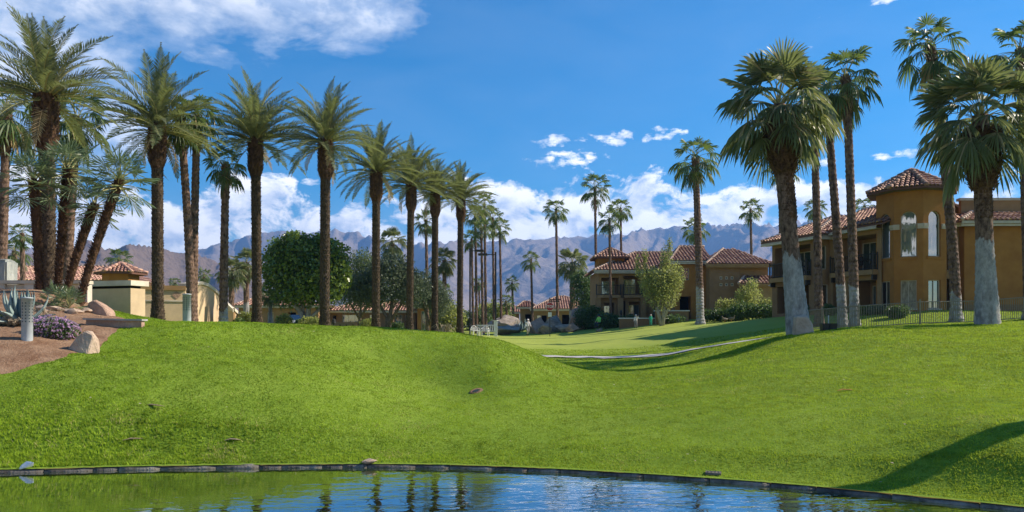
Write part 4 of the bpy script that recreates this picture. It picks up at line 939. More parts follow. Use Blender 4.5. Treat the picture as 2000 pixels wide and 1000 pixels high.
def hull_rock(px, d, pts, label, mat, seed, dz=0.0):
    import bmesh
    bm = bmesh.new()
    for p in pts: bm.verts.new(p)
    h = bmesh.ops.convex_hull(bm, input=bm.verts[:]); bmesh.ops.delete(bm, geom=[v for v in bm.verts if not v.link_faces], context='VERTS'); bmesh.ops.bevel(bm, geom=bm.edges[:], offset=.025, segments=1, affect='EDGES'); bmesh.ops.triangulate(bm, faces=bm.faces[:]); bmesh.ops.subdivide_edges(bm, edges=bm.edges[:], cuts=2, use_grid_fill=True)
    r = random.Random(seed)
    for v in bm.verts: n = fbm(np.array([v.co.x * 5 + seed]), np.array([v.co.y * 5 + v.co.z * 4]), 3, seed)[0]; v.co += v.co.normalized() * (n - .5) * .07 + V3((r.uniform(-1, 1), r.uniform(-1, 1), r.uniform(-1, 1))) * .006
    me = bpy.data.meshes.new('boulder'); bm.to_mesh(me); bm.free(); me.materials.append(MAT[mat]); o = link('boulder', me); o.location = GP(px, d, dz); tag(o, label, 'rock')
hull_rock(163, 18.9, [(-.37, -.15, -.1), (-.30, .2, -.1), (.2, -.25, -.12), (.36, .1, -.12), (.30, -.12, .42), (.20, .05, .56), (.10, -.1, .55), (-.1, -.14, .38), (-.18, .15, .28), (.34, .15, .3), (-.33, -.1, .12)], 'pale pointed boulder at the grass edge of the planting bed', 'pale_stone', 3, -.02)
hull_rock(197, 24.6, [(-.42, -.2, -.1), (-.36, .25, -.1), (.45, -.2, -.2), (.42, .2, -.2), (-.36, -.12, .38), (-.22, .1, .50), (-.1, -.15, .44), (.12, -.2, .30), (.36, -.1, .08), (.38, .15, .1), (.05, .2, .34)], 'rose-brown boulder against the low block wall', 'rose_stone', 4)
for k, (px, d, s, lab) in enumerate(((88, 23.6, .55, 'flat pale stone at the left end of the row below the cluster'), (102, 23.7, .5, 'second flat pale stone from the left below the cluster'), (118, 23.8, .38, 'small pale stone below the left young palm'),
    (131, 23.7, .36, 'small pale stone below the right young palm'), (143, 23.6, .42, 'pale upright stone right of the young palms'), (152, 23.8, .46, 'tilted pale stone second from the rose-brown boulder'), (168, 24.4, .55, 'grey flat stone touching the rose-brown boulder'))):
    rock(px, d, (s, s * .7, s * .55), lab, 20 + k, 'pale_stone', k * .8, .25, group='pale stones edging the palm cluster', name='stone', tilt=.2)
hull_rock(1569, 28.7, [(-.36, -.2, -.2), (.36, -.2, -.2), (-.36, .2, -.2), (.40, .2, -.2), (-.34, -.18, .60), (-.3, .2, .62), (.05, -.15, .63), (.12, .1, .72), (.02, .15, .7), (.35, -.1, .26), (.37, .12, .30)], 'tan flat-topped boulder leaning at the foot of the big white trunk', 'pale_stone', 8, .02)
for k, (px, d, w, h, m, lab) in enumerate(((985, 84, 3.4, 1.5, 'grey_stone', 'low dark boulder nearest the lamp posts'), (1008, 87, 2.6, 1.3, 'grey_stone', 'dark slab boulder left of the walker'), (1052, 84, 2.8, 2.0, 'rose_stone', 'tall grey boulder just right of the walker'),
    (1064, 82, 2.0, 1.2, 'grey_stone', 'small grey boulder left of the stop sign post'), (1086, 84, 3.2, 2.1, 'grey_stone', 'broad pale boulder just right of the stop sign'), (1104, 82, 2.6, 1.0, 'grey_stone', 'low boulder at the front of the pile'),
    (1118, 81, 2.0, 1.2, 'rose_stone', 'rounded brown boulder near the seated person'), (1133, 84, 3.6, 2.6, 'rose_stone', 'largest boulder at the right end of the pile'), (978, 92, 4.4, 2.6, 'grey_stone', 'big grey boulder behind the lamp posts'))):
    rock(px, d, (w, w * .8, h), lab, 40 + k, m, k * 1.1, .2, group='boulders of the dry waterfall', name='boulder')
e0 = edge(-2.67)
o = rock(718, 14.42, (.34, .2, .12), 'broken tan stone lying on the pond edging', 61, 'pale_stone', .2, .0, name='stone', dz=-.02); o.location = (-2.69, float(edge(-2.69)) + .07, .10)
o = rock(45, 13.8, (.27, .12, .13), 'small white wedge-shaped stone on the pond edging at the left', 64, 'white_paint', .1, 0, name='stone', tilt=-.6); o.scale = (.125, .055, .062); o.location = (-8.72, float(edge(-8.72)) + .05, .125)

# ------------------------------------------------------------------ walls, roofs, windows
class Fr:
    """a wall plane: o = bottom start, u along the wall, w inward"""
    def __init__(s, o, u, inward):
        s.o = V3(o); s.u = V3((u[0], u[1], 0)).normalized(); s.w = V3((inward[0], inward[1], 0)).normalized()
    def p(s, a, z, w=0.0): q = s.o + s.u * a + s.w * w; return V3((q.x, q.y, z))
def wall(parent, fr, a0, a1, z0, z1, ops=(), mat='tan_stucco', depth=.18, name='wall'):
    """plastered wall with real openings. ops: (a0, a1, z0, z1, kind)"""
    mb = MB(); A = sorted({a0, a1, *[o[0] for o in ops], *[o[1] for o in ops]}); Z = sorted({z0, z1, *[o[2] for o in ops], *[o[3] for o in ops]})
    for i in range(len(A) - 1):
        for j in range(len(Z) - 1):
            ca, cz = (A[i] + A[i + 1]) / 2, (Z[j] + Z[j + 1]) / 2
            if any(o[0] < ca < o[1] and o[2] < cz < o[3] for o in ops): continue
            mb.quad(fr.p(A[i], Z[j]), fr.p(A[i + 1], Z[j]), fr.p(A[i + 1], Z[j + 1]), fr.p(A[i], Z[j + 1]))
    for o in ops:
        b0, b1, c0, c1, kind = o[:5]; D = {'loggia': 1.9, 'dark': 1.2}.get(kind, depth)
        for (q, r_) in (((b0, c0), (b1, c0)), ((b1, c0), (b1, c1)), ((b1, c1), (b0, c1)), ((b0, c1), (b0, c0))):
            mb.quad(fr.p(*q), fr.p(*q, D), fr.p(*r_, D), fr.p(*r_))
        if kind == 'loggia':
            mb.quad(fr.p(b0, c0, D), fr.p(b1, c0, D), fr.p(b1, c1, D), fr.p(b0, c1, D), 0)
            wd = b1 - b0; n = max(1, int(wd / 1.5))
            for k in range(n):
                x0 = b0 + wd * (k + .12) / n; x1 = b0 + wd * (k + .88) / n; window(parent, fr, x0, x1, c0 + .05, min(c1 - .25, c0 + 2.05), D - .05, 'teal_glass' if k % 2 else 'bright_glass', 'sliding_door', 2)
        elif kind == 'dark':
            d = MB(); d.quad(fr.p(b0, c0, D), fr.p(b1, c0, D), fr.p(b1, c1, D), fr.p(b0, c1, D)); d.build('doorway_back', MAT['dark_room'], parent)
        else:
            window(parent, fr, b0, b1, c0, c1, depth - .04, o[5] if len(o) > 5 else 'glass', 'window', o[6] if len(o) > 6 else 2)
    return mb.build(name, MAT[mat], parent)
def bar(mb, fr, a0, a1, z0, z1, w0, w1):
    v = [fr.p(a, z, w) for w in (w0, w1) for a, z in ((a0, z0), (a1, z0), (a1, z1), (a0, z1))]
    mb.add(v, ((0, 1, 2, 3), (7, 6, 5, 4), (0, 4, 5, 1), (1, 5, 6, 2), (2, 6, 7, 3), (3, 7, 4, 0)))
def window(parent, fr, a0, a1, z0, z1, w, glass='glass', name='window', lights=2, sill=False, frm='trim'):
    t = .05; mb = MB(); A0, A1, Z0, Z1 = a0 + .003, a1 - .003, z0 + .003, z1 - .003
    bar(mb, fr, A0, A0 + t, Z0, Z1, w - .05, w + .03); bar(mb, fr, A1 - t, A1, Z0, Z1, w - .05, w + .03); bar(mb, fr, A0 + t, A1 - t, Z0, Z0 + t, w - .05, w + .03); bar(mb, fr, A0 + t, A1 - t, Z1 - t, Z1, w - .05, w + .03)
    for k in range(1, lights): x = A0 + (A1 - A0) * k / lights; bar(mb, fr, x - t * .4, x + t * .4, Z0 + t, Z1 - t, w - .04, w + .02)
    f = mb.build(name, MAT[frm], parent)
    for k in range(lights):
        x0 = A0 + (A1 - A0) * k / lights; x1 = A0 + (A1 - A0) * (k + 1) / lights
        g = MB(); g.quad(fr.p(x0 + t * .3, Z0 + t * .3, w), fr.p(x1 - t * .3, Z0 + t * .3, w), fr.p(x1 - t * .3, Z1 - t * .3, w), fr.p(x0 + t * .3, Z1 - t * .3, w)); g.build('pane', MAT[glass], f)
    return f
def railing(parent, pts, z, h=.98, step=.14):
    top = MB(); r = link('railing', None, parent) if False else None
    mb = MB()
    for a, b in zip(pts, pts[1:]):
        for zz in (z + .08, z + h): mb.tube([V3((a[0], a[1], zz)), V3((b[0], b[1], zz))], .03, 4)
    o = mb.build('railing', MAT['iron'], parent); ba = MB()
    for a, b in zip(pts, pts[1:]):
        a = V3((a[0], a[1], 0)); b = V3((b[0], b[1], 0)); n = max(1, int((b - a).length / step))
        for k in range(n + 1):
            q = a.lerp(b, k / n); ba.box((q.x, q.y, z + h / 2), (.022, .022, h - .03))
    s = ba.build('balusters', MAT['iron'], o); tag(s, kind='stuff')
    for q in pts:
        m = MB(); m.box((q[0], q[1], z + h * .42), (.08, .08, h * 1.42)); m.build('post', MAT['iron'], o)
    return o
TILE = {}
def tile_mb(w, c):
    mb = MB(); n = 5
    for k, (rr, y, lift) in enumerate(((.40 * w, -.02, .045), (.31 * w, c * 1.05, .0))):
        for j in range(n + 1): a = math.pi * j / n; mb.v.append((math.cos(a) * rr, y, math.sin(a) * rr * .8 + lift))
    for j in range(n): mb.f.append((j, j + 1, n + 2 + j, n + 1 + j)); mb.m.append(0)
    mb.f.append(tuple(range(n + 1))); mb.m.append(0); return mb
class Roof:
    """tiled hip roof of planar faces; tiles are gathered, the nearest become objects, the rest one part"""
    def __init__(s, parent, w=.30, c=.40, mat='tile', singles=0, ridge='ridge_tile'):
        s.parent = parent; s.w = w; s.c = c; s.mat = mat; s.n = singles; s.T = []; s.slab = MB(); s.caps = []; s.ridge = ridge
    def face(s, *pts):
        pts = [V3(p) for p in pts]; A, B = pts[0], pts[1]; u = (B - A).normalized(); n = (B - A).cross(pts[2] - A).normalized()
        if n.z < 0: n = -n
        v = n.cross(u).normalized()
        if v.z < 0: v = -v
        u2 = v.cross(n); q = [((p - A).dot(u), (p - A).dot(v)) for p in pts]; cx = sum(a for a, b in q) / len(q); cy = sum(b for a, b in q) / len(q)
        s.slab.add(pts + [p - V3((0, 0, .12)) for p in pts], (tuple(range(len(pts))), tuple(reversed(range(len(pts), 2 * len(pts)))), *[(i, (i + 1) % len(pts), (i + 1) % len(pts) + len(pts), i + len(pts)) for i in range(len(pts))]))
        L_ = max(a for a, b in q); Hh = max(b for a, b in q); lo = min(a for a, b in q)
        i = math.floor(lo / s.w)
        while i * s.w < L_:
            x = (i + .5) * s.w
            for j in range(int(Hh / s.c) + 1):
                y = (j + .45) * s.c
                if all(((q[(k + 1) % len(q)][0] - q[k][0]) * (y - q[k][1]) - (q[(k + 1) % len(q)][1] - q[k][1]) * (x - q[k][0])) * ((q[(k + 1) % len(q)][0] - q[k][0]) * (cy - q[k][1]) - (q[(k + 1) % len(q)][1] - q[k][1]) * (cx - q[k][0])) > 0 for k in range(len(q))):
                    o = A + u * x + v * (j * s.c) + n * .012
                    uu = u if u.cross(v).dot(n) > 0 else -u
                    M = Matrix(((uu.x, v.x, n.x, o.x), (uu.y, v.y, n.y, o.y), (uu.z, v.z, n.z, o.z), (0, 0, 0, 1))); s.T.append(M)
            i += 1
    def cap(s, a, b): s.caps.append((V3(a), V3(b)))
    def done(s):
        r = s.slab.build('roof', MAT['roof_pan'], s.parent); tm = tile_mb(s.w, s.c); T = sorted(s.T, key=lambda M: (M.translation - cam.location).length)
        if s.n:
            me = tm.mesh('roof_tile', MAT[s.mat], True); rr = random.Random(2)
            for M in T[:s.n]:
                o = link('roof_tile', me, r); o.matrix_local = M @ Euler((rr.uniform(-.02, .02), 0, rr.uniform(-.03, .03))).to_matrix().to_4x4()
        mb = MB()
        for M in T[s.n:]: mb.join(tm, M)
        if mb.v: tag(mb.build('roof_tiles', MAT[s.mat], r, True), kind='stuff')
        for a, b in s.caps:
            mb = MB(); L_ = (b - a).length; n = max(1, int(L_ / .38)); d = (b - a).normalized()
            for k in range(n):
                p = a + d * (L_ * k / n); q = a + d * (L_ * (k + 1.08) / n); mb.tube([p + V3((0, 0, .07)), q + V3((0, 0, .05))], [.15, .115], 7)
            mb.build('ridge_cap', MAT[s.ridge], r, True)
        return r
def fascia(parent, pts, z, h=.30, out=0.0, mat='trim'):
    mb = MB()
    for a, b in zip(pts, pts[1:]):
        a = V3((a[0], a[1], 0)); b = V3((b[0], b[1], 0)); d = (b - a); n = V3((d.y, -d.x, 0)).normalized() * .03
        for k, (zz, hh, e) in enumerate(((z - h * .5, h * .55, .0), (z - h, h * .42, .06))):
            m = n * (1 if True else 1); o = -n.normalized() * e
            mb.add([a + o - n + V3((0, 0, zz - hh * 0)), b + o - n + V3((0, 0, zz)), b + o + n + V3((0, 0, zz)), a + o + n + V3((0, 0, zz)), a + o - n + V3((0, 0, zz + hh)), b + o - n + V3((0, 0, zz + hh)), b + o + n + V3((0, 0, zz + hh)), a + o + n + V3((0, 0, zz + hh))],
                   ((3, 2, 1, 0), (4, 5, 6, 7), (0, 1, 5, 4), (1, 2, 6, 5), (2, 3, 7, 6), (3, 0, 4, 7)))
    return mb.build('fascia', MAT[mat], parent)
# ------------------------------------------------------------------ the balcony house on the right with its octagonal tower
def right_house():
    t = thing('tower_house', (24.7, 47.5, 3.4), 'ochre two-storey house with octagonal tower and balconies on the right', 'house'); O = t.location.copy()
    t.location = (0, 0, 0)
    zg = 3.2; ua = V3((-.342, .94, 0)); win = V3((.94, .342, 0))
    A = Fr((22.7, 47.5, 0), ua, win); B = Fr((21.67, 47.12, 0), ua, win)
    eA, eB = 9.0, 8.75
    wall(t, A, -.2, 4.2, zg, eA, [(.15, 3.35, 6.25, 8.45, 'loggia'), (.15, 2.6, 3.45, 5.6, 'loggia'), (3.2, 3.9, 3.5, 5.6, 'dark')], 'tan_stucco')
    wall(t, B, 4.2, 8.65, zg, eB, [(4.75, 8.35, 6.15, 8.25, 'loggia'), (4.9, 6.4, 3.5, 5.5, 'loggia'), (7.3, 8.1, 3.6, 5.5, 'dark')], 'grey_stucco')
    E = Fr(B.p(4.2, 0), win, ua)                                        # end wall of the left bay, facing the pond
    wall(t, E, 0, 1.1, zg, eB, [(.42, .88, 6.5, 8.1, 'window', 'teal_glass', 1), (.5, 1.02, 3.7, 5.5, 'window', 'glass', 1)], 'tan_stucco')
    mb = MB()
    for fr, a0, a1, z1 in ((A, -.2, 4.2, eA), (B, 4.2, 8.65, eB)): mb.quad(fr.p(a0, zg, 7), fr.p(a1, zg, 7), fr.p(a1, z1, 7), fr.p(a0, z1, 7))
    mb.quad(B.p(8.65, zg), B.p(8.65, zg, 8), B.p(8.65, eB, 8), B.p(8.65, eB)); mb.build('back_wall', MAT['tan_stucco'], t)
    # stone-coloured plinth and balcony floors, railings
    for fr, a0, a1, z in ((A, .05, 3.75, 6.2), (B, 4.65, 8.5, 6.1)):
        m = MB(); bar(m, fr, a0, a1, z - .30, z, -.42, -.004); m.build('balcony_floor', MAT['tan_stucco'], t)
        q0, q1, q2, q3 = fr.p(a0 + .06, 0, 0), fr.p(a0 + .06, 0, -.38), fr.p(a1 - .06, 0, -.38), fr.p(a1 - .06, 0, 0); mid = fr.p((a0 + a1) / 2, 0, -.38)
        railing(t, [q0, q1, mid, q2, q3], z)
        for aa in (a0 + .15, a1 - .15):
            m = MB(); bar(m, fr, aa - .06, aa + .06, z - .62, z - .302, -.36, -.004); m.build('bracket', MAT['iron'], t)
    def table_set(fr, a, z):
        m = MB(); c = fr.p(a, z, .8); m.lathe([(.03, 0), (.03, .7), (.42, .7), (.42, .73)], 10, c); m.build('patio_table', MAT['iron'], t)
        for s in (-.65, .65):
            m = MB(); q = fr.p(a + s, z, .75); m.box(q + V3((0, 0, .42)), (.42, .42, .05)); m.box(q + V3((.2, 0, .7)), (.05, .42, .55)); [m.box(q + V3((i * .18, j * .18, .2)), (.03, .03, .4)) for i in (-1, 1) for j in (-1, 1)]; m.build('patio_chair', MAT['iron'], t)
    table_set(A, 1.8, 6.25); table_set(B, 6.6, 6.15)
    # tiled roofs
    rf = Roof(t, .30, .40, 'tile', 300); ov = .55
    a, b, apex = B.p(4.2 - ov, eB, -ov), B.p(8.65 + ov, eB, -ov), B.p(6.4, 10.45, 3.65)
    rf.face(b, a, apex); rf.face(a, B.p(4.2 - ov, eB, 2.4), B.p(6.4, 10.45, 6.5), apex); rf.face(B.p(8.65 + ov, eB, 8), b, apex, B.p(6.4, 10.45, 8)); rf.cap(a, apex); rf.cap(apex, B.p(6.4, 10.45, 8)); rf.cap(b, apex)
    c0, c1, c2, c3 = A.p(4.1, eA, -ov), A.p(-.9, eA, -ov), A.p(-.9, 10.85, 4.2), A.p(5.6, 10.85, 4.2); rf.face(c1, c0, c3, c2); rf.cap(c3, c2); rf.face(A.p(-.9, eA, 9), A.p(5.6, eA, 9), c3, c2)
    fascia(t, [A.p(-.3, 0, -ov + .04), A.p(4.08, 0, -ov + .04)], eA - .02); fascia(t, [B.p(4.2 - ov + .03, 0, 1.2), B.p(4.2 - ov + .03, 0, -ov + .04), B.p(8.65 + ov - .03, 0, -ov + .04)], eB - .02)
    m = MB(); m.quad(A.p(-.3, eA - .28, -ov + .06), A.p(4.1, eA - .28, -ov + .06), A.p(4.1, eA - .28, .02), A.p(-.3, eA - .28, .02)); m.quad(B.p(4.2 - ov + .05, eB - .28, -ov + .06), B.p(8.65 + ov, eB - .28, -ov + .06), B.p(8.65 + ov, eB - .28, .02), B.p(4.2 - ov + .05, eB - .28, .02)); m.build('soffit', MAT['trim'], t)
    # octagonal tower
    cx, cy = 24.75, 47.6; rad = 2.05; ze = 11.0; a0 = -122
    corners = [V3((cx + rad * math.cos(R(a0 + 22.5 + 45 * k)), cy + rad * math.sin(R(a0 + 22.5 + 45 * k)), 0)) for k in range(8)]
    tw = t
    wm = MB()
    for k in range(8):
        p1, p0 = corners[k], corners[k - 1]; L_ = (p1 - p0).length; fr = Fr(p0, p1 - p0, -V3((math.cos(R(a0 + 45 * k)), math.sin(R(a0 + 45 * k)), 0)))
        if k in (0, 1, 7):
            x0, x1 = L_ / 2 - .43, L_ / 2 + .43; zb, zs = 6.85, 9.15; rr = (x1 - x0) / 2; arc = [(L_ / 2 - rr * math.cos(math.pi * j / 10), zs + rr * math.sin(math.pi * j / 10)) for j in range(11)]
            lo0, lo1 = 3.75, 5.45
            for (q0, q1, z0, z1) in ((0, x0, zg, ze), (x1, L_, zg, ze), (x0, x1, zg, lo0), (x0, x1, lo1, zb)): wm.quad(fr.p(q0, z0), fr.p(q1, z0), fr.p(q1, z1), fr.p(q0, z1))
            for j in range(10): wm.quad(fr.p(*arc[j]), fr.p(*arc[j + 1]), fr.p(arc[j + 1][0], ze), fr.p(arc[j][0], ze))
            loop = [(x1, zb), (x0, zb)] + arc; D = .2
            for q, r_ in zip(loop, loop[1:] + loop[:1]): wm.quad(fr.p(*q), fr.p(*r_), fr.p(*r_, D), fr.p(*q, D))
            for q, r_ in (((x0, lo0), (x1, lo0)), ((x1, lo0), (x1, lo1)), ((x1, lo1), (x0, lo1)), ((x0, lo1), (x0, lo0))): wm.quad(fr.p(*q), fr.p(*r_), fr.p(*r_, D), fr.p(*q, D))
            m = MB(); inn = [(L_ / 2 + (x - L_ / 2) * .90, zb + .05 + (z - zb) * .972) for x, z in loop]
            for q, r_, qi, ri in zip(loop, loop[1:] + loop[:1], inn, inn[1:] + inn[:1]): m.quad(fr.p(*q, .12), fr.p(*r_, .12), fr.p(*ri, .12), fr.p(*qi, .12)); m.quad(fr.p(*qi, .12), fr.p(*ri, .12), fr.p(*ri, .17), fr.p(*qi, .17))
            f = m.build('arched_window', MAT['trim'], t); g = MB(); g.add([fr.p(*q, .165) for q in inn], (tuple(range(len(inn))),)); g.build('pane', MAT['bright_glass' if k != 1 else 'teal_glass'], f)
            window(t, fr, x0, x1, lo0, lo1, .15, ('curtain', 'teal_glass', 'glass')[(0, 1, 7).index(k)], 'window', 2)
            m = MB(); bar(m, fr, x0 - .12, x1 + .12, zb - .16, zb - .02, -.07, .0); m.build('window_sill', MAT['ochre_stucco'], t)
            m = MB(); bar(m, fr, x0 - .06, x1 + .06, lo0 - .10, lo0 - .01, -.05, .0); m.build('window_sill', MAT['trim'], t)
            for q0, q1 in ((-.03, x0 - .05), (x1 + .05, L_ + .03)):
                m = MB(); bar(m, fr, q0, q1, 8.62, 8.80, -.10, -.002); bar(m, fr, q0, q1, 8.50, 8.62, -.06, -.002); m.build('moulding', MAT['trim'], t)
        else: wm.quad(fr.p(0, zg), fr.p(L_, zg), fr.p(L_, ze), fr.p(0, ze))
    wm.build('tower_wall', MAT['ochre_stucco'], t)
    rt = Roof(t, .27, .36, 'tile', 0, 'tile'); ap = V3((cx, cy, 12.35)); ro = 2.62
    oc = [V3((cx + ro * math.cos(R(a0 + 22.5 + 45 * k)), cy + ro * math.sin(R(a0 + 22.5 + 45 * k)), ze - .06)) for k in range(8)]
    for k in range(8): rt.face(oc[k - 1], oc[k], ap); rt.cap(oc[k], ap)
    sm = MB(); sm.add([q - V3((0, 0, .14)) for q in oc], (tuple(range(8)),)); sm.build('soffit', MAT['brown_trim'], t); r = rt.done(); r.name = 'tower_roof'
    rf.done()
    # right part: flat wall towards the pond, parapet behind, low tiled skirt roof
    Wr = Fr((26.35, 46.9, 0), (1, -.02), (.02, 1)); ew = 9.0
    wall(t, Wr, .0, .95, zg, ew, [(.2, .8, 6.1, 8.3, 'window', 'glass', 1), (.15, .85, 3.5, 5.6, 'dark')], 'tan_stucco', .5)
    Wq = Fr((27.3, 46.35, 0), (1, -.02), (.02, 1)); wall(t, Wq, 0, 11, zg, ew, [(.95, 1.35, 7.45, 8.75, 'window', 'glass', 1), (1.05, 1.35, 3.4, 5.7, 'window', 'glass', 1), (5.2, 6.4, 7.0, 8.6, 'window', 'glass', 2)], 'ochre_stucco')
    m = MB(); m.quad(Wq.p(0, zg), Wq.p(0, ew), Wr.p(.95, ew), Wr.p(.95, zg)); m.quad(Wq.p(11, zg), Wq.p(11, zg, 9), Wq.p(11, ew, 9), Wq.p(11, ew)); m.build('side_wall', MAT['ochre_stucco'], t)
    m = MB(); bar(m, Wq, .0, 11, zg, 4.0, -.04, -.003); m.build('plinth', MAT['grey_stucco'], t)
    rr = Roof(t, .30, .40, 'tile', 0); p0, p1, p2, p3 = Wq.p(-.45, ew, -.5), Wq.p(11.5, ew, -.5), Wq.p(11.5, 9.75, 1.4), Wq.p(1.25, 9.75, 1.4); rr.face(p0, p1, p2, p3); rr.face(Wr.p(-.7, ew, 1.0), p0, p3, Wr.p(.6, 9.75, 3)); rr.cap(p0, p3); rr.done().name = 'skirt_roof'
    fascia(t, [Wr.p(-.2, 0, -.35), Wq.p(-.43, 0, -.48), Wq.p(11.5, 0, -.48)][1:], ew - .02); fascia(t, [Wr.p(-.2, 0, -.30), Wr.p(.75, 0, -.85)], ew - .02)
    m = MB(); bar(m, Wq, .6, 11.4, 9.3, 10.5, 1.42, 1.7); m.build('parapet', MAT['tan_stucco'], t); m = MB(); bar(m, Wq, .5, 11.5, 10.5, 10.66, 1.35, 1.8); m.build('parapet_cap', MAT['trim'], t)
    for c in t.children: c.matrix_parent_inverse = Matrix()
    dz = -O
    for c in list(t.children): c.location = c.location - O
    t.location = O
right_house()

# ------------------------------------------------------------------ the two-storey house in the middle distance
def middle_house():
    t = thing('two_storey_house', (0, 0, 0), 'ochre and tan two-storey house with small square tower in the middle distance', 'house'); zg = 2.6
    R_ = Fr((19.55, 76, 0), (1, 0), (0, 1)); eR = 8.85
    niches = [(3.35 - .0 + k * .5 - .42, 3.35 + k * .5 - .42 + .27, 6.75 + j * .63, 7.02 + j * .63, 'window', 'curtain', 1) for k in range(3) for j in range(2)]
    niches = [(1.0 + k * .55, 1.0 + k * .55 + .28, 6.72 + j * .66, 7.02 + j * .66, 'window', 'bright_glass', 1) for k in range(3) for j in range(2)]
    wall(t, R_, 0, 3.05, zg, eR, niches, 'grey_stucco', .12); Q = Fr((22.6, 76.5, 0), (1, 0), (0, 1)); wall(t, Q, 0, 2.9, zg, eR, [], 'tan_stucco')
    O_ = Fr((16.4, 77.4, 0), (1, 0), (0, 1)); wall(t, O_, 0, 3.4, zg, 9.3, [(.75, 1.45, 7.4, 8.6, 'window', 'glass', 1), (.5, 1.65, 3.4, 5.75, 'dark')], 'ochre_stucco')
    L_ = Fr((9.35, 83, 0), (1, 0), (0, 1)); eL = 8.75
    wall(t, L_, 0, 8.2, zg, eL, [(.3, 2.2, 6.2, 8.0, 'loggia'), (2.7, 4.5, 6.2, 8.2, 'loggia'), (.6, 1.7, 3.0, 5.3, 'loggia'), (2.2, 2.9, 3.0, 5.5, 'dark'), (3.3, 4.9, 3.2, 5.4, 'loggia'), (5.8, 6.7, 3.3, 5.6, 'window', 'teal_glass', 1)], 'tan_stucco')
    m = MB(); m.quad(L_.p(0, zg), L_.p(0, zg, 9), L_.p(0, eL, 9), L_.p(0, eL)); m.quad(R_.p(0, zg), R_.p(0, zg, 1.4), R_.p(0, eR, 1.4), R_.p(0, eR)); m.quad(O_.p(0, zg), O_.p(0, zg, 5.6), O_.p(0, 9.3, 5.6), O_.p(0, 9.3)); m.quad(Q.p(2.9, zg), Q.p(2.9, zg, 9), Q.p(2.9, eR, 9), Q.p(2.9, eR)); m.build('side_wall', MAT['tan_stucco'], t)
    for a0, a1, z in ((-.3, 2.4, 6.1), (2.6, 4.7, 6.1)):
        m = MB(); bar(m, L_, a0, a1, z - .3, z, -.7, -.004); m.build('balcony_floor', MAT['tan_stucco'], t); railing(t, [L_.p(a0 + .05, 0, 0), L_.p(a0 + .05, 0, -.66), L_.p(a1 - .05, 0, -.66), L_.p(a1 - .05, 0, 0)], z, 1.05, .16)
    for aa in (-.1, 2.3, 4.75):
        m = MB(); bar(m, L_, aa - .3, aa + .3, zg, 5.79, -.62, -.1); m.build('pier', MAT['tan_stucco'], t)
    rf = Roof(t, .34, .45, 'tile', 0); e = .6
    a, b = L_.p(-e, eL, -e - .3), L_.p(8.4, eL, -e - .3); apx = L_.p(4.6, 11.15, 4.4)
    rf.face(a, b, L_.p(8.4, 11.15, 4.4), apx); rf.face(L_.p(-e, eL, 9.5), a, apx); rf.cap(a, apx); rf.cap(apx, L_.p(9.5, 11.15, 4.4))
    c0, c1 = O_.p(-.6, 9.3, -.5), O_.p(3.5, 9.3, -.5); rf.face(c0, c1, O_.p(4.0, 11.2, 4.2), O_.p(1.4, 11.2, 4.2)); rf.face(O_.p(-.6, 9.3, 6), c0, O_.p(1.4, 11.2, 4.2)); rf.cap(c0, O_.p(1.4, 11.2, 4.2)); rf.cap(O_.p(1.4, 11.2, 4.2), O_.p(4, 11.2, 4.2))
    d0, d1 = R_.p(-.5, eR, -.5), R_.p(6.5, eR, -.5); rf.face(d0, d1, R_.p(3.6, 10.85, 4.6), R_.p(2.6, 10.85, 4.6)); rf.face(R_.p(-.5, eR, 6), d0, R_.p(2.6, 10.85, 4.6)); rf.face(d1, R_.p(6.5, eR, 9), R_.p(3.6, 10.85, 4.6)); rf.cap(d0, R_.p(2.6, 10.85, 4.6))
    p0, p1 = R_.p(2.4, 6.85, -1.6), R_.p(7.4, 6.85, -1.6); rf.face(p0, p1, R_.p(7.4, 7.7, .4), R_.p(3.6, 7.7, .4)); rf.cap(p0, R_.p(3.6, 7.7, .4)); rf.done()
    fascia(t, [a, b], eL - .02, .32); fascia(t, [c0, c1], 9.28, .3); fascia(t, [d0, d1], eR - .02, .3, mat='tan_stucco'); fascia(t, [p0, p1], 6.83, .25, mat='tan_stucco')
    W2 = Fr((22.2, 74.7, 0), (1, 0), (0, 1)); wall(t, W2, .4, 5, zg, 6.6, [], 'tan_stucco', name='porch_wall'); m = MB(); m.quad(W2.p(.4, zg), W2.p(.4, zg, 1.2), W2.p(.4, 6.6, 1.2), W2.p(.4, 6.6)); m.build('porch_side', MAT['tan_stucco'], t)
    S = Fr((9.5, 84.5, 0), (1, 0), (0, 1)); zs = 10.3; wall(t, S, 0, 2.9, 8.7, zs, [], 'ochre_stucco', name='tower_wall'); m = MB(); m.quad(S.p(0, 8.7), S.p(0, 8.7, 2.9), S.p(0, zs, 2.9), S.p(0, zs)); m.quad(S.p(2.9, 8.7), S.p(2.9, zs), S.p(2.9, zs, 2.9), S.p(2.9, 8.7, 2.9)); m.build('tower_wall', MAT['ochre_stucco'], t)
    r2 = Roof(t, .34, .45, 'tile', 0, 'tile'); q = [S.p(-.55, zs, -.55), S.p(3.45, zs, -.55), S.p(3.45, zs, 3.45), S.p(-.55, zs, 3.45)]; ap = S.p(1.45, 11.5, 1.45)
    for k in range(4): r2.face(q[k - 1], q[k], ap); r2.cap(q[k], ap)
    r2.done().name = 'tower_roof'
middle_house()

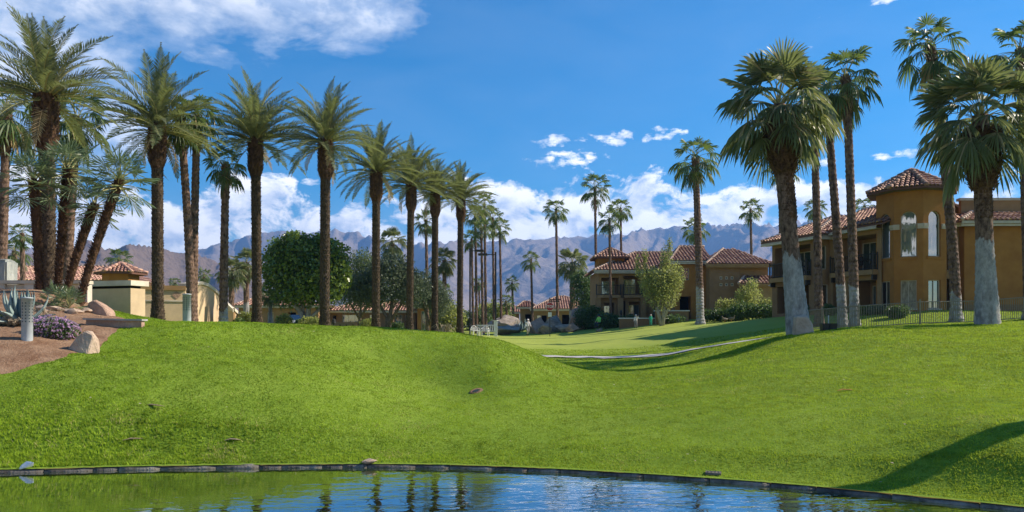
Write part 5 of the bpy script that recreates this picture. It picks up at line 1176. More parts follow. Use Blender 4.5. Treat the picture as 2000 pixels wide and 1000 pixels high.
def low_house(name, label, px0, px1, d, eave_y, ridge_y, ops, mat, depth=8.0, hip=3.0, tile='far_tile', zg=2.0, hipr=None, cw=.36):
    t = thing(name, (0, 0, 0), label, 'house'); x0, x1 = (px0 - 1000) / FPX * d, (px1 - 1000) / FPX * d; ze = EYE + (HORIZON - eave_y) / FPX * d; zr = EYE + (HORIZON - ridge_y) / FPX * (d + depth / 2)
    F = Fr((x0, d, 0), (1, 0), (0, 1)); W = x1 - x0; wall(t, F, 0, W, zg, ze, [(W * a, W * b, zg + c, min(ze - .15, zg + e), k, *g) for a, b, c, e, k, *g in ops], mat)
    m = MB(); m.quad(F.p(0, zg), F.p(0, zg, depth), F.p(0, ze, depth), F.p(0, ze)); m.quad(F.p(W, zg), F.p(W, ze), F.p(W, ze, depth), F.p(W, zg, depth)); m.build('side_wall', MAT[mat], t)
    rf = Roof(t, cw, .5, tile, 0); a, b, c, e = F.p(-.6, ze, -.6), F.p(W + .6, ze, -.6), F.p(W - (hip if hipr is None else hipr), zr, depth / 2), F.p(hip, zr, depth / 2)
    rf.face(a, b, c, e); rf.face(F.p(-.6, ze, depth), a, e); rf.face(b, F.p(W + .6, ze, depth), c); rf.cap(a, e); rf.cap(b, c); rf.cap(e, c); rf.done(); fascia(t, [a, b], ze - .02, .25); return t, F, W, ze
low_house('low_house', 'low tan house with red tiled roof behind the date palms', 645, 812, 95, 607, 589, [(.03, .07, .3, 2.1, 'dark'), (.14, .36, .8, 2.2, 'window', 'glass', 3), (.46, .54, .8, 2.2, 'window', 'glass', 2), (.76, .84, .7, 2.2, 'window', 'glass', 2), (.88, .95, .2, 2.2, 'window', 'curtain', 1)], 'grey_stucco')
low_house('low_house', 'small orange house with wide glass door right of the low tan house', 815, 842, 92, 598, 592, [(.28, .75, .3, 2.6, 'window', 'teal_glass', 2)], 'ochre_stucco', 5, .8)
low_house('low_house', 'tan house behind the third date palm, partly hidden by trees', 466, 622, 90, 597, 578, [(.10, .17, 1.0, 2.4, 'window', 'glass', 2), (.36, .44, .9, 2.4, 'window', 'curtain', 2), (.62, .72, .4, 2.4, 'dark')], 'tan_stucco', hip=1.5, hipr=6)
low_house('low_house', 'far low house with bright red tiled roof behind the stop sign', 1043, 1157, 112, 604, 579, [(.05, .12, .6, 2.4, 'window', 'glass', 1), (.13, .22, .2, 2.4, 'dark'), (.30, .44, .5, 2.4, 'window', 'glass', 2), (.48, .66, .3, 2.5, 'dark'), (.74, .86, .6, 2.4, 'window', 'bright_glass', 2)], 'tan_stucco', 9, 3.6)
low_house('low_house', 'small flat-fronted wing left of the far red-roofed house', 1017, 1042, 114, 600, 589, [(.35, .9, .1, 2.6, 'dark')], 'tan_stucco', 8, .5, hipr=.5)
low_house('low_house', 'dull brown-roofed house behind the small palms in the middle', 972, 1014, 125, 610, 594, [(.2, .4, .5, 2.2, 'window', 'glass', 1)], 'grey_stucco', 7, 1.2)
low_house('low_house', 'low house with pale red roof behind the palms at the far left', -80, 236, 72, 549, 521, [(.3, .4, 1, 2.5, 'window', 'glass', 2)], 'cream_stucco', 8, 2.5)
def cupola():
    t = thing('cupola', P(236, 549, 60), 'small ochre cupola with red hipped roof behind the tan wall', 'cupola'); r = 1.32; n = 6
    cs = [V3((r * math.cos(R(20 + 60 * k)), r * math.sin(R(20 + 60 * k)), 0)) for k in range(n)]; m = MB()
    for k in range(n): m.quad(cs[k - 1] - V3((0, 0, 3)), cs[k] - V3((0, 0, 3)), cs[k] + V3((0, 0, .62)), cs[k - 1] + V3((0, 0, .62)))
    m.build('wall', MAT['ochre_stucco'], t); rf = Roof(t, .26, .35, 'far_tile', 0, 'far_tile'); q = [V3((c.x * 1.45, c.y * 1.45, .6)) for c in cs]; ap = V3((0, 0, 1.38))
    for k in range(n): rf.face(q[k - 1], q[k], ap); rf.cap(q[k], ap)
    rf.done()
cupola()

# ------------------------------------------------------------------ walls on the left
def prism(name, parent, poly, y0, y1, mat):
    """poly in (x, z), extruded from y0 to y1"""
    n = len(poly); m = MB(); m.add([(x, y0, z) for x, z in poly] + [(x, y1, z) for x, z in poly], (tuple(range(n)), tuple(reversed(range(n, 2 * n))), *[(i, i + n, (i + 1) % n + n, (i + 1) % n) for i in range(n)])); return m.build(name, MAT[mat], parent)
def left_walls():
    g = GP(215, 35); t = thing('utility_block', (0, 0, 0), 'tan plastered block with raised lid left of the wall', 'enclosure')
    x0, x1 = (150 - 1000) / FPX * 35, (250 - 1000) / FPX * 35; zt = P(0, 562, 35).z
    m = MB(); c = Matrix.Rotation(R(-22), 3, 'Z'); m.box(((x0 + x1) / 2, 36.2, (1.6 + zt) / 2), (x1 - x0 + .35, .85, zt - 1.6), R(-20)); m.build('wall', MAT['sand_stucco'], t)
    m = MB(); m.box(((x0 + x1) / 2, 36.2, zt + .06), (x1 - x0 + .05, .6, .12), R(-20)); m.build('gap', MAT['dark_room'], t)
    m = MB(); m.box(((x0 + x1) / 2, 36.2, zt + .24), (x1 - x0 + .6, 1.05, .24), R(-20)); m.build('lid', MAT['cream_stucco'], t)
    # long wall: the left stretch faces the pond, the end turns to the sun and slopes down
    t = thing('garden_wall', (0, 0, 0), 'long tan plastered wall with curved coping and sunlit sloping end', 'wall'); d = 47.5
    def X(px, dd): return (px - 1000) / FPX * dd
    def Z(py, dd): return EYE + (HORIZON - py) / FPX * dd
    A_, B_ = P(225, 566, 46), P(362, 566, 47.8); dv = V3((B_.x - A_.x, B_.y - A_.y, 0)); LL = dv.length; fw = Fr((A_.x, A_.y, 0), dv, (-dv.y, dv.x)); zt = Z(566, 46.9)
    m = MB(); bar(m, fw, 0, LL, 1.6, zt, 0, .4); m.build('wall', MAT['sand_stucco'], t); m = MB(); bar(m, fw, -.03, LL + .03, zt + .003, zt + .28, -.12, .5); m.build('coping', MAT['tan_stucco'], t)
    m = MB(); bar(m, fw, 0, LL, zt - .70, zt - .62, -.06, -.003); m.build('ledge', MAT['cream_stucco'], t)
    s = .26; c = [fw.p(LL * .87 + i * s, zt - .3 + j * s, -.03) for i, j in ((-1, 0), (0, -1), (1, 0), (0, 1))]; e_ = [fw.p(LL * .87 + i * s, zt - .3 + j * s, -.002) for i, j in ((-1, 0), (0, -1), (1, 0), (0, 1))]
    m = MB(); m.add(c + e_, ((0, 1, 2, 3), *[(i, (i + 1) % 4, (i + 1) % 4 + 4, i + 4) for i in range(4)])); m.build('diamond', MAT['rose_stone'], t)
    def slant(pts, thick, mat, name):
        """pts: (px, py, dist) along the top; wall below, real thickness"""
        m = MB(); tops = [P(*p) for p in pts]
        for a, b in zip(tops, tops[1:]):
            dv = V3((b.x - a.x, b.y - a.y, 0)).normalized(); n = V3((-dv.y, dv.x, 0)) * thick
            A = [a, b, V3((b.x, b.y, 1.6)), V3((a.x, a.y, 1.6))]; m.add(A + [q + n for q in A], ((3, 2, 1, 0), (4, 5, 6, 7), (0, 1, 5, 4), (1, 2, 6, 5), (2, 3, 7, 6), (3, 0, 4, 7)))
        m.build(name, MAT[mat], t)
        c = MB()
        for a, b in zip(tops, tops[1:]):
            dv = V3((b.x - a.x, b.y - a.y, 0)).normalized(); n = V3((-dv.y, dv.x, 0)); o = V3((0, 0, .012)); A = [a - n * .1 + o, b - n * .1 + o, b + n * (thick + .1) + o, a + n * (thick + .1) + o]; up = V3((0, 0, .2)); c.add(A + [q + up for q in A], ((3, 2, 1, 0), (4, 5, 6, 7), (0, 1, 5, 4), (1, 2, 6, 5), (2, 3, 7, 6), (3, 0, 4, 7)))
        c.build('coping', MAT['cream_stucco'], t)
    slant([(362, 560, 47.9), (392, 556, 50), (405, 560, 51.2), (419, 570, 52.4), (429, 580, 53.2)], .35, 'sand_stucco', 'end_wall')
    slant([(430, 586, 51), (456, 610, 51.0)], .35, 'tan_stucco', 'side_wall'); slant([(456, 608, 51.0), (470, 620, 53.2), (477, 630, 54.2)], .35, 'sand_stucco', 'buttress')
    # cream wall with piers behind the cluster, grey stone pillar on the left
    t = thing('cream_wall', (0, 0, 0), 'sunlit cream wall with piers behind the agave', 'wall'); d = 31
    prism('wall', t, [(X(-60, d), 2.4), (X(172, d), 2.4), (X(172, d), Z(556, d)), (X(-60, d), Z(556, d))], d, d + .3, 'cream_stucco')
    for px in (-30, 4, 60, 112, 165): prism('pier', t, [(X(px - 9, d), 2.4), (X(px + 9, d), 2.4), (X(px + 9, d), Z(552, d)), (X(px - 9, d), Z(552, d))], d - .12, d - .003, 'cream_stucco')
    prism('coping', t, [(X(-60, d), Z(555, d) + .01), (X(172, d), Z(555, d) + .01), (X(172, d), Z(548, d)), (X(-60, d), Z(548, d))], d - .18, d + .4, 'trim')
    import bmesh
    bm = bmesh.new(); bmesh.ops.create_cube(bm, size=1.0); bmesh.ops.bevel(bm, geom=bm.edges[:], offset=.07, segments=2, affect='EDGES'); bmesh.ops.subdivide_edges(bm, edges=bm.edges[:], cuts=3, use_grid_fill=True)
    rp = random.Random(5)
    for v in bm.verts: v.co *= 1 + rp.uniform(-.05, .05)
    me = bpy.data.meshes.new('stone_pillar'); bm.to_mesh(me); bm.free(); me.materials.append(MAT['pillar_stone']); o = link('stone_pillar', me); zt = P(0, 508, 33).z; zb = G(P(4, 0, 33).x, 33) - .2
    o.scale = (.95, .8, zt - zb); o.location = (P(2, 0, 33).x, 33, (zt + zb) / 2); tag(o, 'rough grey stone pillar at the left edge', 'pillar')
    # concrete headwall in the slope
    t = thing('headwall', GP(225, 21.6), 'low concrete headwall sunk between soil and grass', 'wall'); m = MB(); m.box((0, 0, -.12), (1.62, .16, .62)); m.build('wall', MAT['rose_stone'], t); m = MB(); m.box((0, 0, .215), (1.72, .3, .05)); m.build('cap', MAT['concrete'], t); t.rotation_euler = (0, R(1), R(-4))
    # kerb-like white planter walls before the middle house
    t = thing('planter_wall', GP(1245, 76), 'long low white planter wall in front of the two-storey house', 'wall'); m = MB(); m.box((0, 0, .25), (3.6, .4, 1.0)); m.build('wall', MAT['grey_stucco'], t); m = MB(); m.box((0, 0, .80), (3.75, .5, .10)); m.build('cap', MAT['white_paint'], t)
    t = thing('planter_wall', GP(1312, 75), 'taller cream planter wall with pale panel near the airy tree', 'wall'); m = MB(); m.box((0, 0, .35), (3.2, .5, 1.5)); m.build('wall', MAT['tan_stucco'], t); m = MB(); m.box((0, 0, 1.15), (3.4, .6, .10)); m.build('cap', MAT['white_paint'], t); m = MB(); m.box((.15, -.27, .25), (1.15, .05, .5)); m.build('panel', MAT['white_paint'], t)
    t = thing('patio_wall', GP(671, 88), 'low pale patio wall with square holes before the tan house', 'wall'); m = MB(); m.box((0, 0, .4), (3.0, .25, 1.1)); m.build('wall', MAT['tan_stucco'], t)
    for k in range(4): m = MB(); m.box((-1.1 + k * .73, -.127, .55), (.18, .02, .18)); m.build('hole', MAT['dark_room'], t)
left_walls()

# ------------------------------------------------------------------ street furniture and small things
def bollard(px, py, d, hpx, label):
    top = P(px, py - hpx, d); g = GP(px, d); h = max(.7, top.z - g.z); r = .125; t = thing('light_bollard', g, label, 'bollard', 'perforated light bollards')
    m = MB(); m.lathe([(r, -.15), (r, h - .03), (r * 1.06, h - .03), (r * 1.06, h), (.02, h + .012)], 20); m.build('post', MAT['galvanised'], t, True)
    rows = 7
    for k in range(rows):
        for j in range(10):
            a = R(36 * j); z = h * .45 + k * h * .07; c = V3((math.cos(a), math.sin(a), 0)); m = MB(); s = V3((-c.y, c.x, 0)) * .014; up = V3((0, 0, .016)); b = c * (r + .003)
            if c.y > .35: continue
            m.add([b - s - up + V3((0, 0, z)), b + s - up + V3((0, 0, z)), b + s + up + V3((0, 0, z)), b - s + up + V3((0, 0, z)), c * (r - .01) + V3((0, 0, z))], ((0, 1, 2, 3), (0, 4, 1))); m.build('perforation', MAT['hole'], t)
bollard(53, 665, 18.75, 84, 'perforated grey light bollard beside the purple flowers'); bollard(365, 632, 24.0, 58, 'perforated grey light bollard on the crest before the paired palm trunks')
def lamp_post(px, d, topy, arm, label, white=True):
    g = GP(px, d); h = P(px, topy, d).z - g.z; t = thing('lamp_post', g, label, 'lamp post', 'slim area lamp posts'); m = MB(); m.box((0, 0, h / 2 - .1), (.16, .16, h + .2)); m.build('pole', MAT['iron'], t)
    m = MB(); m.box((0, 0, .72), (.34, .34, 1.5)); m.lathe([(.26, 1.47), (.26, 1.52)], 12)
    if white: m.build('base', MAT['white_paint'], t)
    m = MB(); m.tube([(0, 0, h - .25), (arm * .9, 0, h - .25)], .045, 6); m.build('arm', MAT['iron'], t); m = MB(); m.box((arm * 1.15, 0, h - .24), (.85, .45, .2)); m.build('lamp_head', MAT['iron'], t)
lamp_post(968, 72, 492, -1.05, 'right lamp post with white base beside the white chairs'); lamp_post(918, 76, 485, .8, 'left lamp post close to the last date palm', False)
def stop_sign():
    g = GP(1074, 76); t = thing('stop_sign', g, 'red octagonal stop sign on a thin post in front of the boulders', 'sign'); top = P(1074, 599, 76).z - g.z
    m = MB(); m.box((0, .04, top / 2 + .2), (.07, .07, top + 1.1)); m.build('post', MAT['iron'], t)
    def octo(r, y0, y1, mat, name, par):
        m = MB(); q = [V3((r * math.cos(R(22.5 + 45 * k)), 0, top + r * math.sin(R(22.5 + 45 * k)))) for k in range(8)]; m.add([a + V3((0, y0, 0)) for a in q] + [a + V3((0, y1, 0)) for a in q], (tuple(range(8)), tuple(reversed(range(8, 16))), *[(i, i + 8, (i + 1) % 8 + 8, (i + 1) % 8) for i in range(8)])); return m.build(name, MAT[mat], par)
    p = octo(.43, -.022, -.002, 'white_paint', 'plate', t); octo(.405, -.030, -.0245, 'sign_red', 'face', p)
    cu = bpy.data.curves.new('lettering', 'FONT'); cu.body = 'STOP'; cu.size = .34; cu.align_x = 'CENTER'; cu.align_y = 'CENTER'; cu.extrude = .003; cu.offset = .008
    tmp = bpy.data.objects.new('tmp', cu); COL.objects.link(tmp); me = bpy.data.meshes.new_from_object(tmp); bpy.data.objects.remove(tmp); me.materials.clear(); me.materials.append(MAT['white_paint'])
    o = link('lettering', me, p); o.location = (0, -.036, top); o.rotation_euler = (R(90), 0, 0)
    m = MB(); m.box((0, -.015, top - .78), (.36, .02, .44)); m.build('notice_plate', MAT['white_paint'], t)
    m = MB(); m.box((.5, .04, top + .68), (1.1, .06, .10)); m.box((.5, .04, top + .52), (.95, .03, .10)); m.build('name_board', MAT['iron'], t); m = MB(); m.lathe([(.06, 0), (.09, .06), (.02, .16)], 8, (0, .04, top + .75)); m.build('finial', MAT['iron'], t)
stop_sign()
def lawn_chair(px, d, rz, label):
    t = thing('garden_chair', GP(px, d), label, 'chair', 'white metal chairs by the lamp post', rz); arch = [V3((-.33 * math.cos(math.pi * k / 10), .25, .45 + .42 * math.sin(math.pi * k / 10) ** .8)) for k in range(11)]
    m = MB(); m.tube([V3((-.33, .25, 0))] + arch + [V3((.33, .25, 0))], .028, 6); m.build('back_frame', MAT['white_paint'], t)
    for k in range(6): x = -.22 + k * .088; m = MB(); m.box((x, .25, .58), (.035, .02, .36)); m.build('back_slat', MAT['white_paint'], t)
    m = MB(); m.box((0, 0, .44), (.66, .55, .05)); m.build('seat', MAT['white_paint'], t)
    for x in (-.3, .3): m = MB(); m.box((x, -.24, .22), (.05, .05, .44)); m.build('leg', MAT['white_paint'], t); m = MB(); m.tube([(x, -.24, .44), (x, -.24, .66), (x, .24, .66)], .022, 5); m.build('armrest', MAT['white_paint'], t)
lawn_chair(928, 68, .5, 'left arched white garden chair with pinkish back near the last date palm'); lawn_chair(947, 68.4, -.2, 'right arched white garden chair beside the lamp post base')
def bench():
    t = thing('garden_bench', GP(950, 70.5), 'white slatted bench behind the garden chairs', 'bench', rz=.15)
    for k in range(9): m = MB(); m.box((-.75 + k * .19, .3, .72), (.06, .03, .5)); m.build('back_slat', MAT['white_paint'], t)
    m = MB(); m.box((0, .3, .99), (1.75, .06, .07)); m.build('top_rail', MAT['white_paint'], t); m = MB(); m.box((0, 0, .44), (1.7, .5, .06)); m.build('seat', MAT['white_paint'], t)
    for x in (-.8, .8):
        for y in (-.22, .28): m = MB(); m.box((x, y, .22), (.07, .07, .45)); m.build('leg', MAT['white_paint'], t)
bench()
def fence():
    me_p = MB().box((0, 0, 0), (.022, .022, 1.0)).mesh('picket', MAT['fence_iron']); me_post = MB().box((0, 0, 0), (.07, .07, 1.0)).mesh('post', MAT['fence_iron'])
    pts = [GP(1552, 43), GP(1606, 40.2), GP(1678, 37.2), GP(1797, 37.6), GP(1905, 38.2), GP(2015, 38.8), GP(2130, 39.5)]; names = ('fence panel left of the black bins, behind the tan boulder', 'fence panel behind the black bins before the twin trunks', 'fence panel in front of the round green shrub', 'fence panel left of the right whitewashed palm', 'fence panel right of the right whitewashed palm', 'fence panel cut by the right edge of the picture')
    H_ = 1.15
    for i, (a, b) in enumerate(zip(pts, pts[1:])):
        t = thing('fence_panel', a, names[i], 'fence', 'iron picket fence panels'); v = b - a; n = max(2, int(v.length / .125))
        for zz in (.12, H_):
            m = MB(); m.tube([V3((0, 0, zz)), V3((v.x, v.y, v.z + zz))], .022, 4); m.build('rail', MAT['fence_iron'], t)
        for k in range(1, n): o = link('picket', me_p, t); q = v * (k / n); o.location = (q.x, q.y, q.z + H_ / 2 + .06); o.scale = (1, 1, H_ - .1)
        o = link('post', me_post, t); o.location = (v.x, v.y, v.z + .58); o.scale = (1, 1, 1.4)
fence()
def bins():
    t = thing('divot_box', GP(1618, 29.8), 'pair of black open boxes with a handle on the mound by the fence', 'box')
    for s in (-1, 1):
        m = MB(); c = V3((s * .15, 0, 0)); lo, hi = .115, .142
        v = [c + V3((i * lo, j * lo, -.12)) for i, j in ((-1, -1), (1, -1), (1, 1), (-1, 1))] + [c + V3((i * hi, j * hi, .27)) for i, j in ((-1, -1), (1, -1), (1, 1), (-1, 1))] + [c + V3((i * hi * .9, j * hi * .9, .27)) for i, j in ((-1, -1), (1, -1), (1, 1), (-1, 1))] + [c + V3((i * lo * .9, j * lo * .9, -.02)) for i, j in ((-1, -1), (1, -1), (1, 1), (-1, 1))]
        m.add(v, ((3, 2, 1, 0), *[(i, (i + 1) % 4, 4 + (i + 1) % 4, 4 + i) for i in range(4)], *[(4 + i, 4 + (i + 1) % 4, 8 + (i + 1) % 4, 8 + i) for i in range(4)], *[(8 + i, 8 + (i + 1) % 4, 12 + (i + 1) % 4, 12 + i) for i in range(4)], (12, 13, 14, 15))); m.build('bin', MAT['dark_plastic'], t)
    m = MB(); m.box((0, 0, .32), (.03, .03, .52)); m.build('handle', MAT['galvanised'], t)
bins()
def small_lamp(px, d, label):
    t = thing('path_light', GP(px, d), label, 'lamp', 'small dark path lights'); m = MB(); m.box((0, 0, .3), (.05, .05, .7)); m.build('stake', MAT['iron'], t); m = MB(); m.lathe([(.09, .62), (.13, .68), (.11, .92), (.02, .98)], 10); m.build('lamp_head', MAT['iron'], t)
small_lamp(652, 48, 'small dark spotlight on the lawn right of the fourth date palm')
t = thing('garden_post', GP(1213, 79), 'dark post light before the long white planter wall', 'lamp'); MB().box((0, 0, .6), (.14, .14, 1.4)).build('post', MAT['iron'], t); MB().lathe([(.12, 1.3), (.15, 1.36), (.13, 1.62), (.02, 1.72)], 10).build('lamp_head', MAT['iron'], t)
t = thing('drain_grate', V3((3.45, float(edge(3.45)) + .28, G(3.45, float(edge(3.45)) + .28) + .02)), 'small pale concrete drain slab at the pond edge', 'drain', rz=-.3); MB().box((0, 0, 0), (.26, .18, .04)).build('slab', MAT['edging_concrete'], t)
for k in range(4): MB().box((-.09 + k * .06, 0, .022), (.02, .11, .006)).build('slot', MAT['hole'], t)
t = thing('drain_hole', GP(930, 19.9, .01), 'dark bare hollow of a drain in the lawn swale', 'drain'); MB().lathe([(.20, .0), (.16, .035), (.11, .02), (.02, .0)], 14).build('rim', MAT['bed_soil'], t, True); MB().lathe([(.10, .026), (.02, .027)], 14).build('grate', MAT['hole'], t); t.location.z -= .015; t.rotation_euler = (math.atan2(G(t.location.x, 20.1) - G(t.location.x, 19.7), .4), -math.atan2(G(t.location.x + .2, 19.9) - G(t.location.x - .2, 19.9), .4), 0)
def litter(px, d, s, label, mat='leaf_litter', rz=.2):
    m = MB(); g = GP(px, d, .018)
    m.tube([(-s, 0, 0), (-s * .3, .03, .025), (s * .4, -.02, .02), (s, 0, .0)], [.01, .035, .03, .004], 5, sq=.4); o = m.build('fallen_leaf', MAT[mat]); o.location = g; o.rotation_euler = (0, 0, rz); tag(o, label, 'leaf')
litter(1652, 17.6, .22, 'orange dry leaf lying on the right lawn'); litter(455, 15.1, .16, 'pale fallen palm leaf near the pond edge left of centre', 'dry_stalk'); litter(262, 14.9, .2, 'curled dry leaf on the shaggy grass at lower left', 'dry_stalk', .5); litter(300, 15.9, .3, 'brown dead leaf stem on the shaggy bank at left', 'dry_stalk', -.3)

def specks():
    n = 150; d = 12 * (30 / 12) ** nrg.random(n); x = nrg.uniform(-.62, .64, n) * d; ok = (d > edge(x) + .4) & ~in_poly(x, d, BEDP); x, d = x[ok], d[ok]; z = H(x, d); m = MB()
    for a, b, c in zip(x, d, z):
        r = rng.uniform(.015, .04); t_ = rng.uniform(0, 6.3); m.add([V3((a + math.cos(t_ + k * 2.1) * r, b + math.sin(t_ + k * 2.1) * r * .6, c + .045 + rng.uniform(-.005, .02))) for k in range(3)], ((0, 1, 2),), 0, rng.random())
    tag(m.build('lawn_litter', MAT['dry_stalk']), 'scattered pale leaf bits on the lawn', 'litter', kind='stuff')
specks()
def car():
    t = thing('parked_car', GP(580, 66, -.15), 'silver car facing the camera, half hidden beyond the mound', 'car'); m = MB()
    prof = [(-.88, .25), (-.92, .75), (-.80, .95), (.80, .95), (.92, .75), (.88, .25)]
    def ring(y, sx, z0, z1): return [V3((x * sx, y, z0 + (z - .25) / .7 * (z1 - z0))) for x, z in prof]
    rows = [ring(-2.1, .86, .35, .72), ring(-1.9, 1, .25, .85), ring(-.9, 1.0, .25, .98), ring(1.8, 1.0, .25, 1.0), ring(2.1, .9, .35, .95)]
    for q in rows: m.v += [tuple(v) for v in q]
    for i in range(4):
        for j in range(6): m.f.append((i * 6 + j, i * 6 + (j + 1) % 6, (i + 1) * 6 + (j + 1) % 6, (i + 1) * 6 + j)); m.m.append(0)
    m.f += [tuple(range(5, -1, -1)), tuple(range(24, 30))]; m.m += [0, 0]; b = m.build('body', MAT['car_paint'], t, False)
    c = MB(); lo = [(-.80, -1.0, .96), (.80, -1.0, .96), (.80, 1.7, .98), (-.80, 1.7, .98)]; hi = [(-.62, -.25, 1.44), (.62, -.25, 1.44), (.62, 1.2, 1.44), (-.62, 1.2, 1.44)]; c.add(lo + hi, ((4, 5, 6, 7), (1, 2, 6, 5), (2, 3, 7, 6), (3, 0, 4, 7))); c.build('roof', MAT['car_paint'], t); w = MB(); w.quad(*[V3(q) for q in (lo[0], lo[1], hi[1], hi[0])]); w.build('windscreen', MAT['glass'], t)
    for x in (-.62, .62): m = MB(); m.box((x, -2.06, .66), (.34, .06, .14)); m.build('headlight', MAT['bright_glass'], t)
    for x in (-.8, .8):
        for y in (-1.35, 1.35):
            m = MB(); m.tube([(x - .1, y, .32), (x + .1, y, .32)], .32, 14); w = m.build('wheel', MAT['dark_plastic'], t); m = MB(); m.tube([(x - .11, y, .32), (x + .11, y, .32)], .18, 10); m.build('rim', MAT['galvanised'], w)
car()

# ------------------------------------------------------------------ people and birds
def figure(joints, edges, radii, root):
    me = bpy.data.meshes.new('person'); names = list(joints); me.from_pydata([joints[k] for k in names], [(names.index(a), names.index(b)) for a, b in edges], []); o = bpy.data.objects.new('tmp', me); COL.objects.link(o)
    md = o.modifiers.new('Skin', 'SKIN'); md.use_smooth_shade = True
    if not me.skin_vertices: me.skin_vertices.new()
    for i, k in enumerate(names): r = radii[k]; me.skin_vertices[0].data[i].radius = r if isinstance(r, tuple) else (r, r); me.skin_vertices[0].data[i].use_root = (k == root)
    o.modifiers.new('Sub', 'SUBSURF').levels = 2
    bpy.context.view_layer.update(); dg = bpy.context.evaluated_depsgraph_get(); out = bpy.data.meshes.new_from_object(o.evaluated_get(dg)); bpy.data.objects.remove(o); return out
def person(px, d, h, rz, label, top, bottom, pose, hat='cloth_white', dz=0.0):
    t = thing('person', GP(px, d, dz), label, 'person', None, rz); k = h / 1.7
    J = dict(pel=(0, 0, .95), wst=(0, 0, 1.10), chs=(0, -.02, 1.32), nek=(0, -.01, 1.47), hd0=(0, -.03, 1.56), hd1=(0, -.02, 1.66),
             hl=(-.10, 0, .90), kl=(-.11, -.16, .52), al=(-.11, -.02, .10), tl=(-.11, -.17, .04), hr=(.10, 0, .90), kr=(.11, .02, .50), ar=(.11, .26, .14), tr=(.11, .14, .04),
             sl=(-.18, 0, 1.40), el=(-.25, .10, 1.14), wl=(-.25, -.02, .92), fl=(-.25, -.06, .83), sr=(.18, 0, 1.40), er=(.25, -.06, 1.13), wr=(.24, -.24, .98), fr=(.23, -.31, .93))
    if pose == 'sit':
        J.update(kl=(-.13, -.42, .92), al=(-.13, -.46, .46), tl=(-.13, -.62, .42), kr=(.13, -.42, .92), ar=(.13, -.44, .46), tr=(.13, -.60, .42), el=(-.24, -.12, 1.14), wl=(-.16, -.34, 1.02), fl=(-.13, -.42, 1.0), er=(.24, -.12, 1.14), wr=(.16, -.34, 1.02), fr=(.13, -.42, 1.0))
    if pose == 'wave': J.update(er=(.36, -.08, 1.30), wr=(.34, -.18, 1.54), fr=(.32, -.22, 1.63), kl=(-.11, -.05, .5), al=(-.11, 0, .1), tl=(-.11, -.14, .04), kr=(.11, -.03, .5), ar=(.11, .06, .1), tr=(.11, -.08, .04))
    if pose == 'stand': J.update(kl=(-.11, -.03, .5), al=(-.11, .02, .1), tl=(-.11, -.12, .04), kr=(.11, -.06, .5), ar=(.11, -.03, .1), tr=(.11, -.18, .04), er=(.24, .02, 1.14), wr=(.22, -.14, 1.0), fr=(.2, -.2, .97))
    if pose == 'sit': J = {a: (x, y, z - .46) for a, (x, y, z) in J.items()}
    E = [('pel', 'wst'), ('wst', 'chs'), ('chs', 'nek'), ('nek', 'hd0'), ('hd0', 'hd1'), ('pel', 'hl'), ('hl', 'kl'), ('kl', 'al'), ('al', 'tl'), ('pel', 'hr'), ('hr', 'kr'), ('kr', 'ar'), ('ar', 'tr'), ('chs', 'sl'), ('sl', 'el'), ('el', 'wl'), ('wl', 'fl'), ('chs', 'sr'), ('sr', 'er'), ('er', 'wr'), ('wr', 'fr')]
    Rr = dict(pel=(.15, .12), wst=(.14, .11), chs=(.17, .12), nek=.055, hd0=.085, hd1=.085, hl=.095, kl=.065, al=.042, tl=.036, hr=.095, kr=.065, ar=.042, tr=.036, sl=.07, el=.05, wl=.034, fl=.03, sr=.07, er=.05, wr=.034, fr=.03)
    me = figure(J, E, Rr, 'pel'); oz = -.46 if pose == 'sit' else 0
    for m in (MAT['skin'], MAT[top], MAT[bottom], MAT['shoe']): me.materials.append(m)
    hands = [V3(J['fl']), V3(J['fr'])]; feet = [V3(J[q]) for q in ('al', 'ar', 'tl', 'tr')]; legs = [(V3(J['hl']), V3(J['kl'])), (V3(J['kl']), V3(J['al'])), (V3(J['hr']), V3(J['kr'])), (V3(J['kr']), V3(J['ar']))]
    def sd(p, a, b): q = max(0, min(1, (p - a).dot(b - a) / max((b - a).length_squared, 1e-9))); return (p - a - (b - a) * q).length
    for f in me.polygons:
        c = f.center; mi = 1
        if c.z > 1.50 + oz: mi = 0
        elif min((c - q).length for q in hands) < .085: mi = 0
        elif min((c - q).length for q in feet) < .12: mi = 3
        elif c.z < .98 + oz and min(sd(c, *l) for l in legs) < min(sd(c, V3(J['el']), V3(J['wl'])), sd(c, V3(J['er']), V3(J['wr']))): mi = 2
        f.material_index = mi; f.use_smooth = True
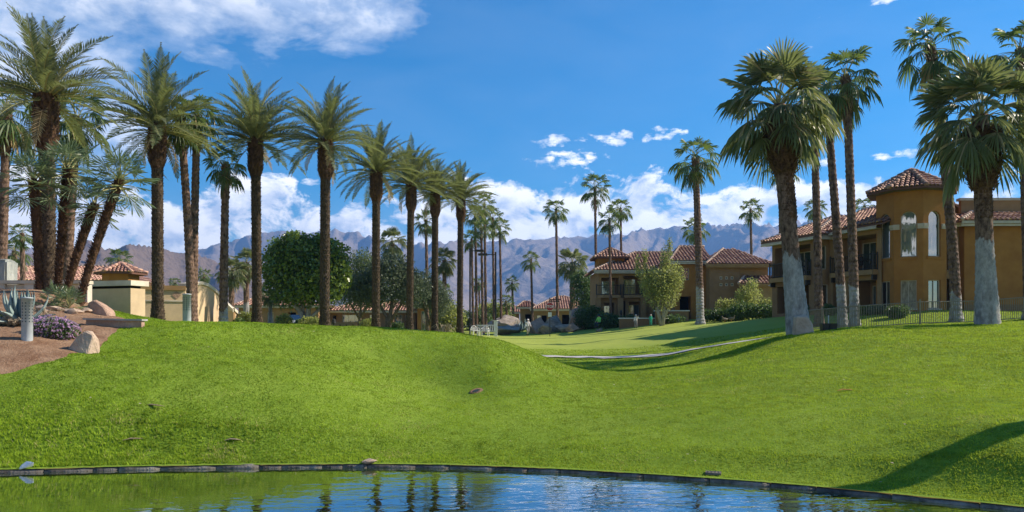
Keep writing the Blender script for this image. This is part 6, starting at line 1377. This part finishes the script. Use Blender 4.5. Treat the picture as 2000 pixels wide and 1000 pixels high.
    o = link('body', me, t); o.scale = (k, k, k)
    m = MB(); m.lathe([(.125, .0), (.125, .03), (.118, .07), (.09, .12), (.03, .145)], 14, (0, -.015, 1.60 + oz)); m.box((0, -.15, 1.615 + oz), (.17, .12, .02)); q = m.build('hat', MAT[hat], t, True); q.scale = (k, k, k)
person(1031, 80, 1.72, .35, 'person in pale top and grey trousers walking past the boulders', 'cloth_white', 'cloth_grey', 'walk', 'cloth_white')
person(1242, 73, 1.30, -.4, 'small person in white cap and top by the long planter wall', 'cloth_white', 'cloth_grey', 'wave', 'cloth_white')
person(1271, 73, 1.12, .3, 'child in teal top by the long planter wall', 'cloth_teal', 'cloth_teal', 'stand', 'cloth_white')
person(1170, 76, 1.72, -.8, 'person in lime green shirt sitting in the shade by the boulders', 'cloth_lime', 'cloth_navy', 'sit', 'cloth_navy', .42)
t = thing('low_stone_seat', GP(1170, 76), 'low stone under the seated person in lime green', 'stone'); o = link('stone', rock_mesh(90, 'grey_stone'), t); o.scale = (.4, .35, .25); o.location = (0, .1, .15)
def duck(px, d, rz, label):
    t = thing('duck', GP(px, d, .02), label, 'duck', 'two dark ducks on the lawn', rz); k = 1.2
    me = figure(dict(tail=(.24, 0, .26), rump=(.12, 0, .22), body=(-.02, 0, .21), breast=(-.15, 0, .24), neck=(-.2, 0, .34), head=(-.22, 0, .41), bill=(-.30, 0, .395)), [('tail', 'rump'), ('rump', 'body'), ('body', 'breast'), ('breast', 'neck'), ('neck', 'head'), ('head', 'bill')], dict(tail=.02, rump=.075, body=.105, breast=.09, neck=.042, head=.05, bill=.016), 'body')
    me.materials.append(MAT['brown_trim']); o = link('body', me, t); o.scale = (k, k, k)
    for s in (-.04, .04): m = MB(); m.tube([(0, s, .14), (-.01, s, .01), (-.07, s, 0)], [.014, .01, .012], 5); q = m.build('leg', MAT['leaf_litter'], t); q.scale = (k, k, k)
duck(1416, 64, .3, 'left one of two dark ducks on the shaded lawn'); duck(1428, 64.3, 2.6, 'right one of two dark ducks on the shaded lawn')
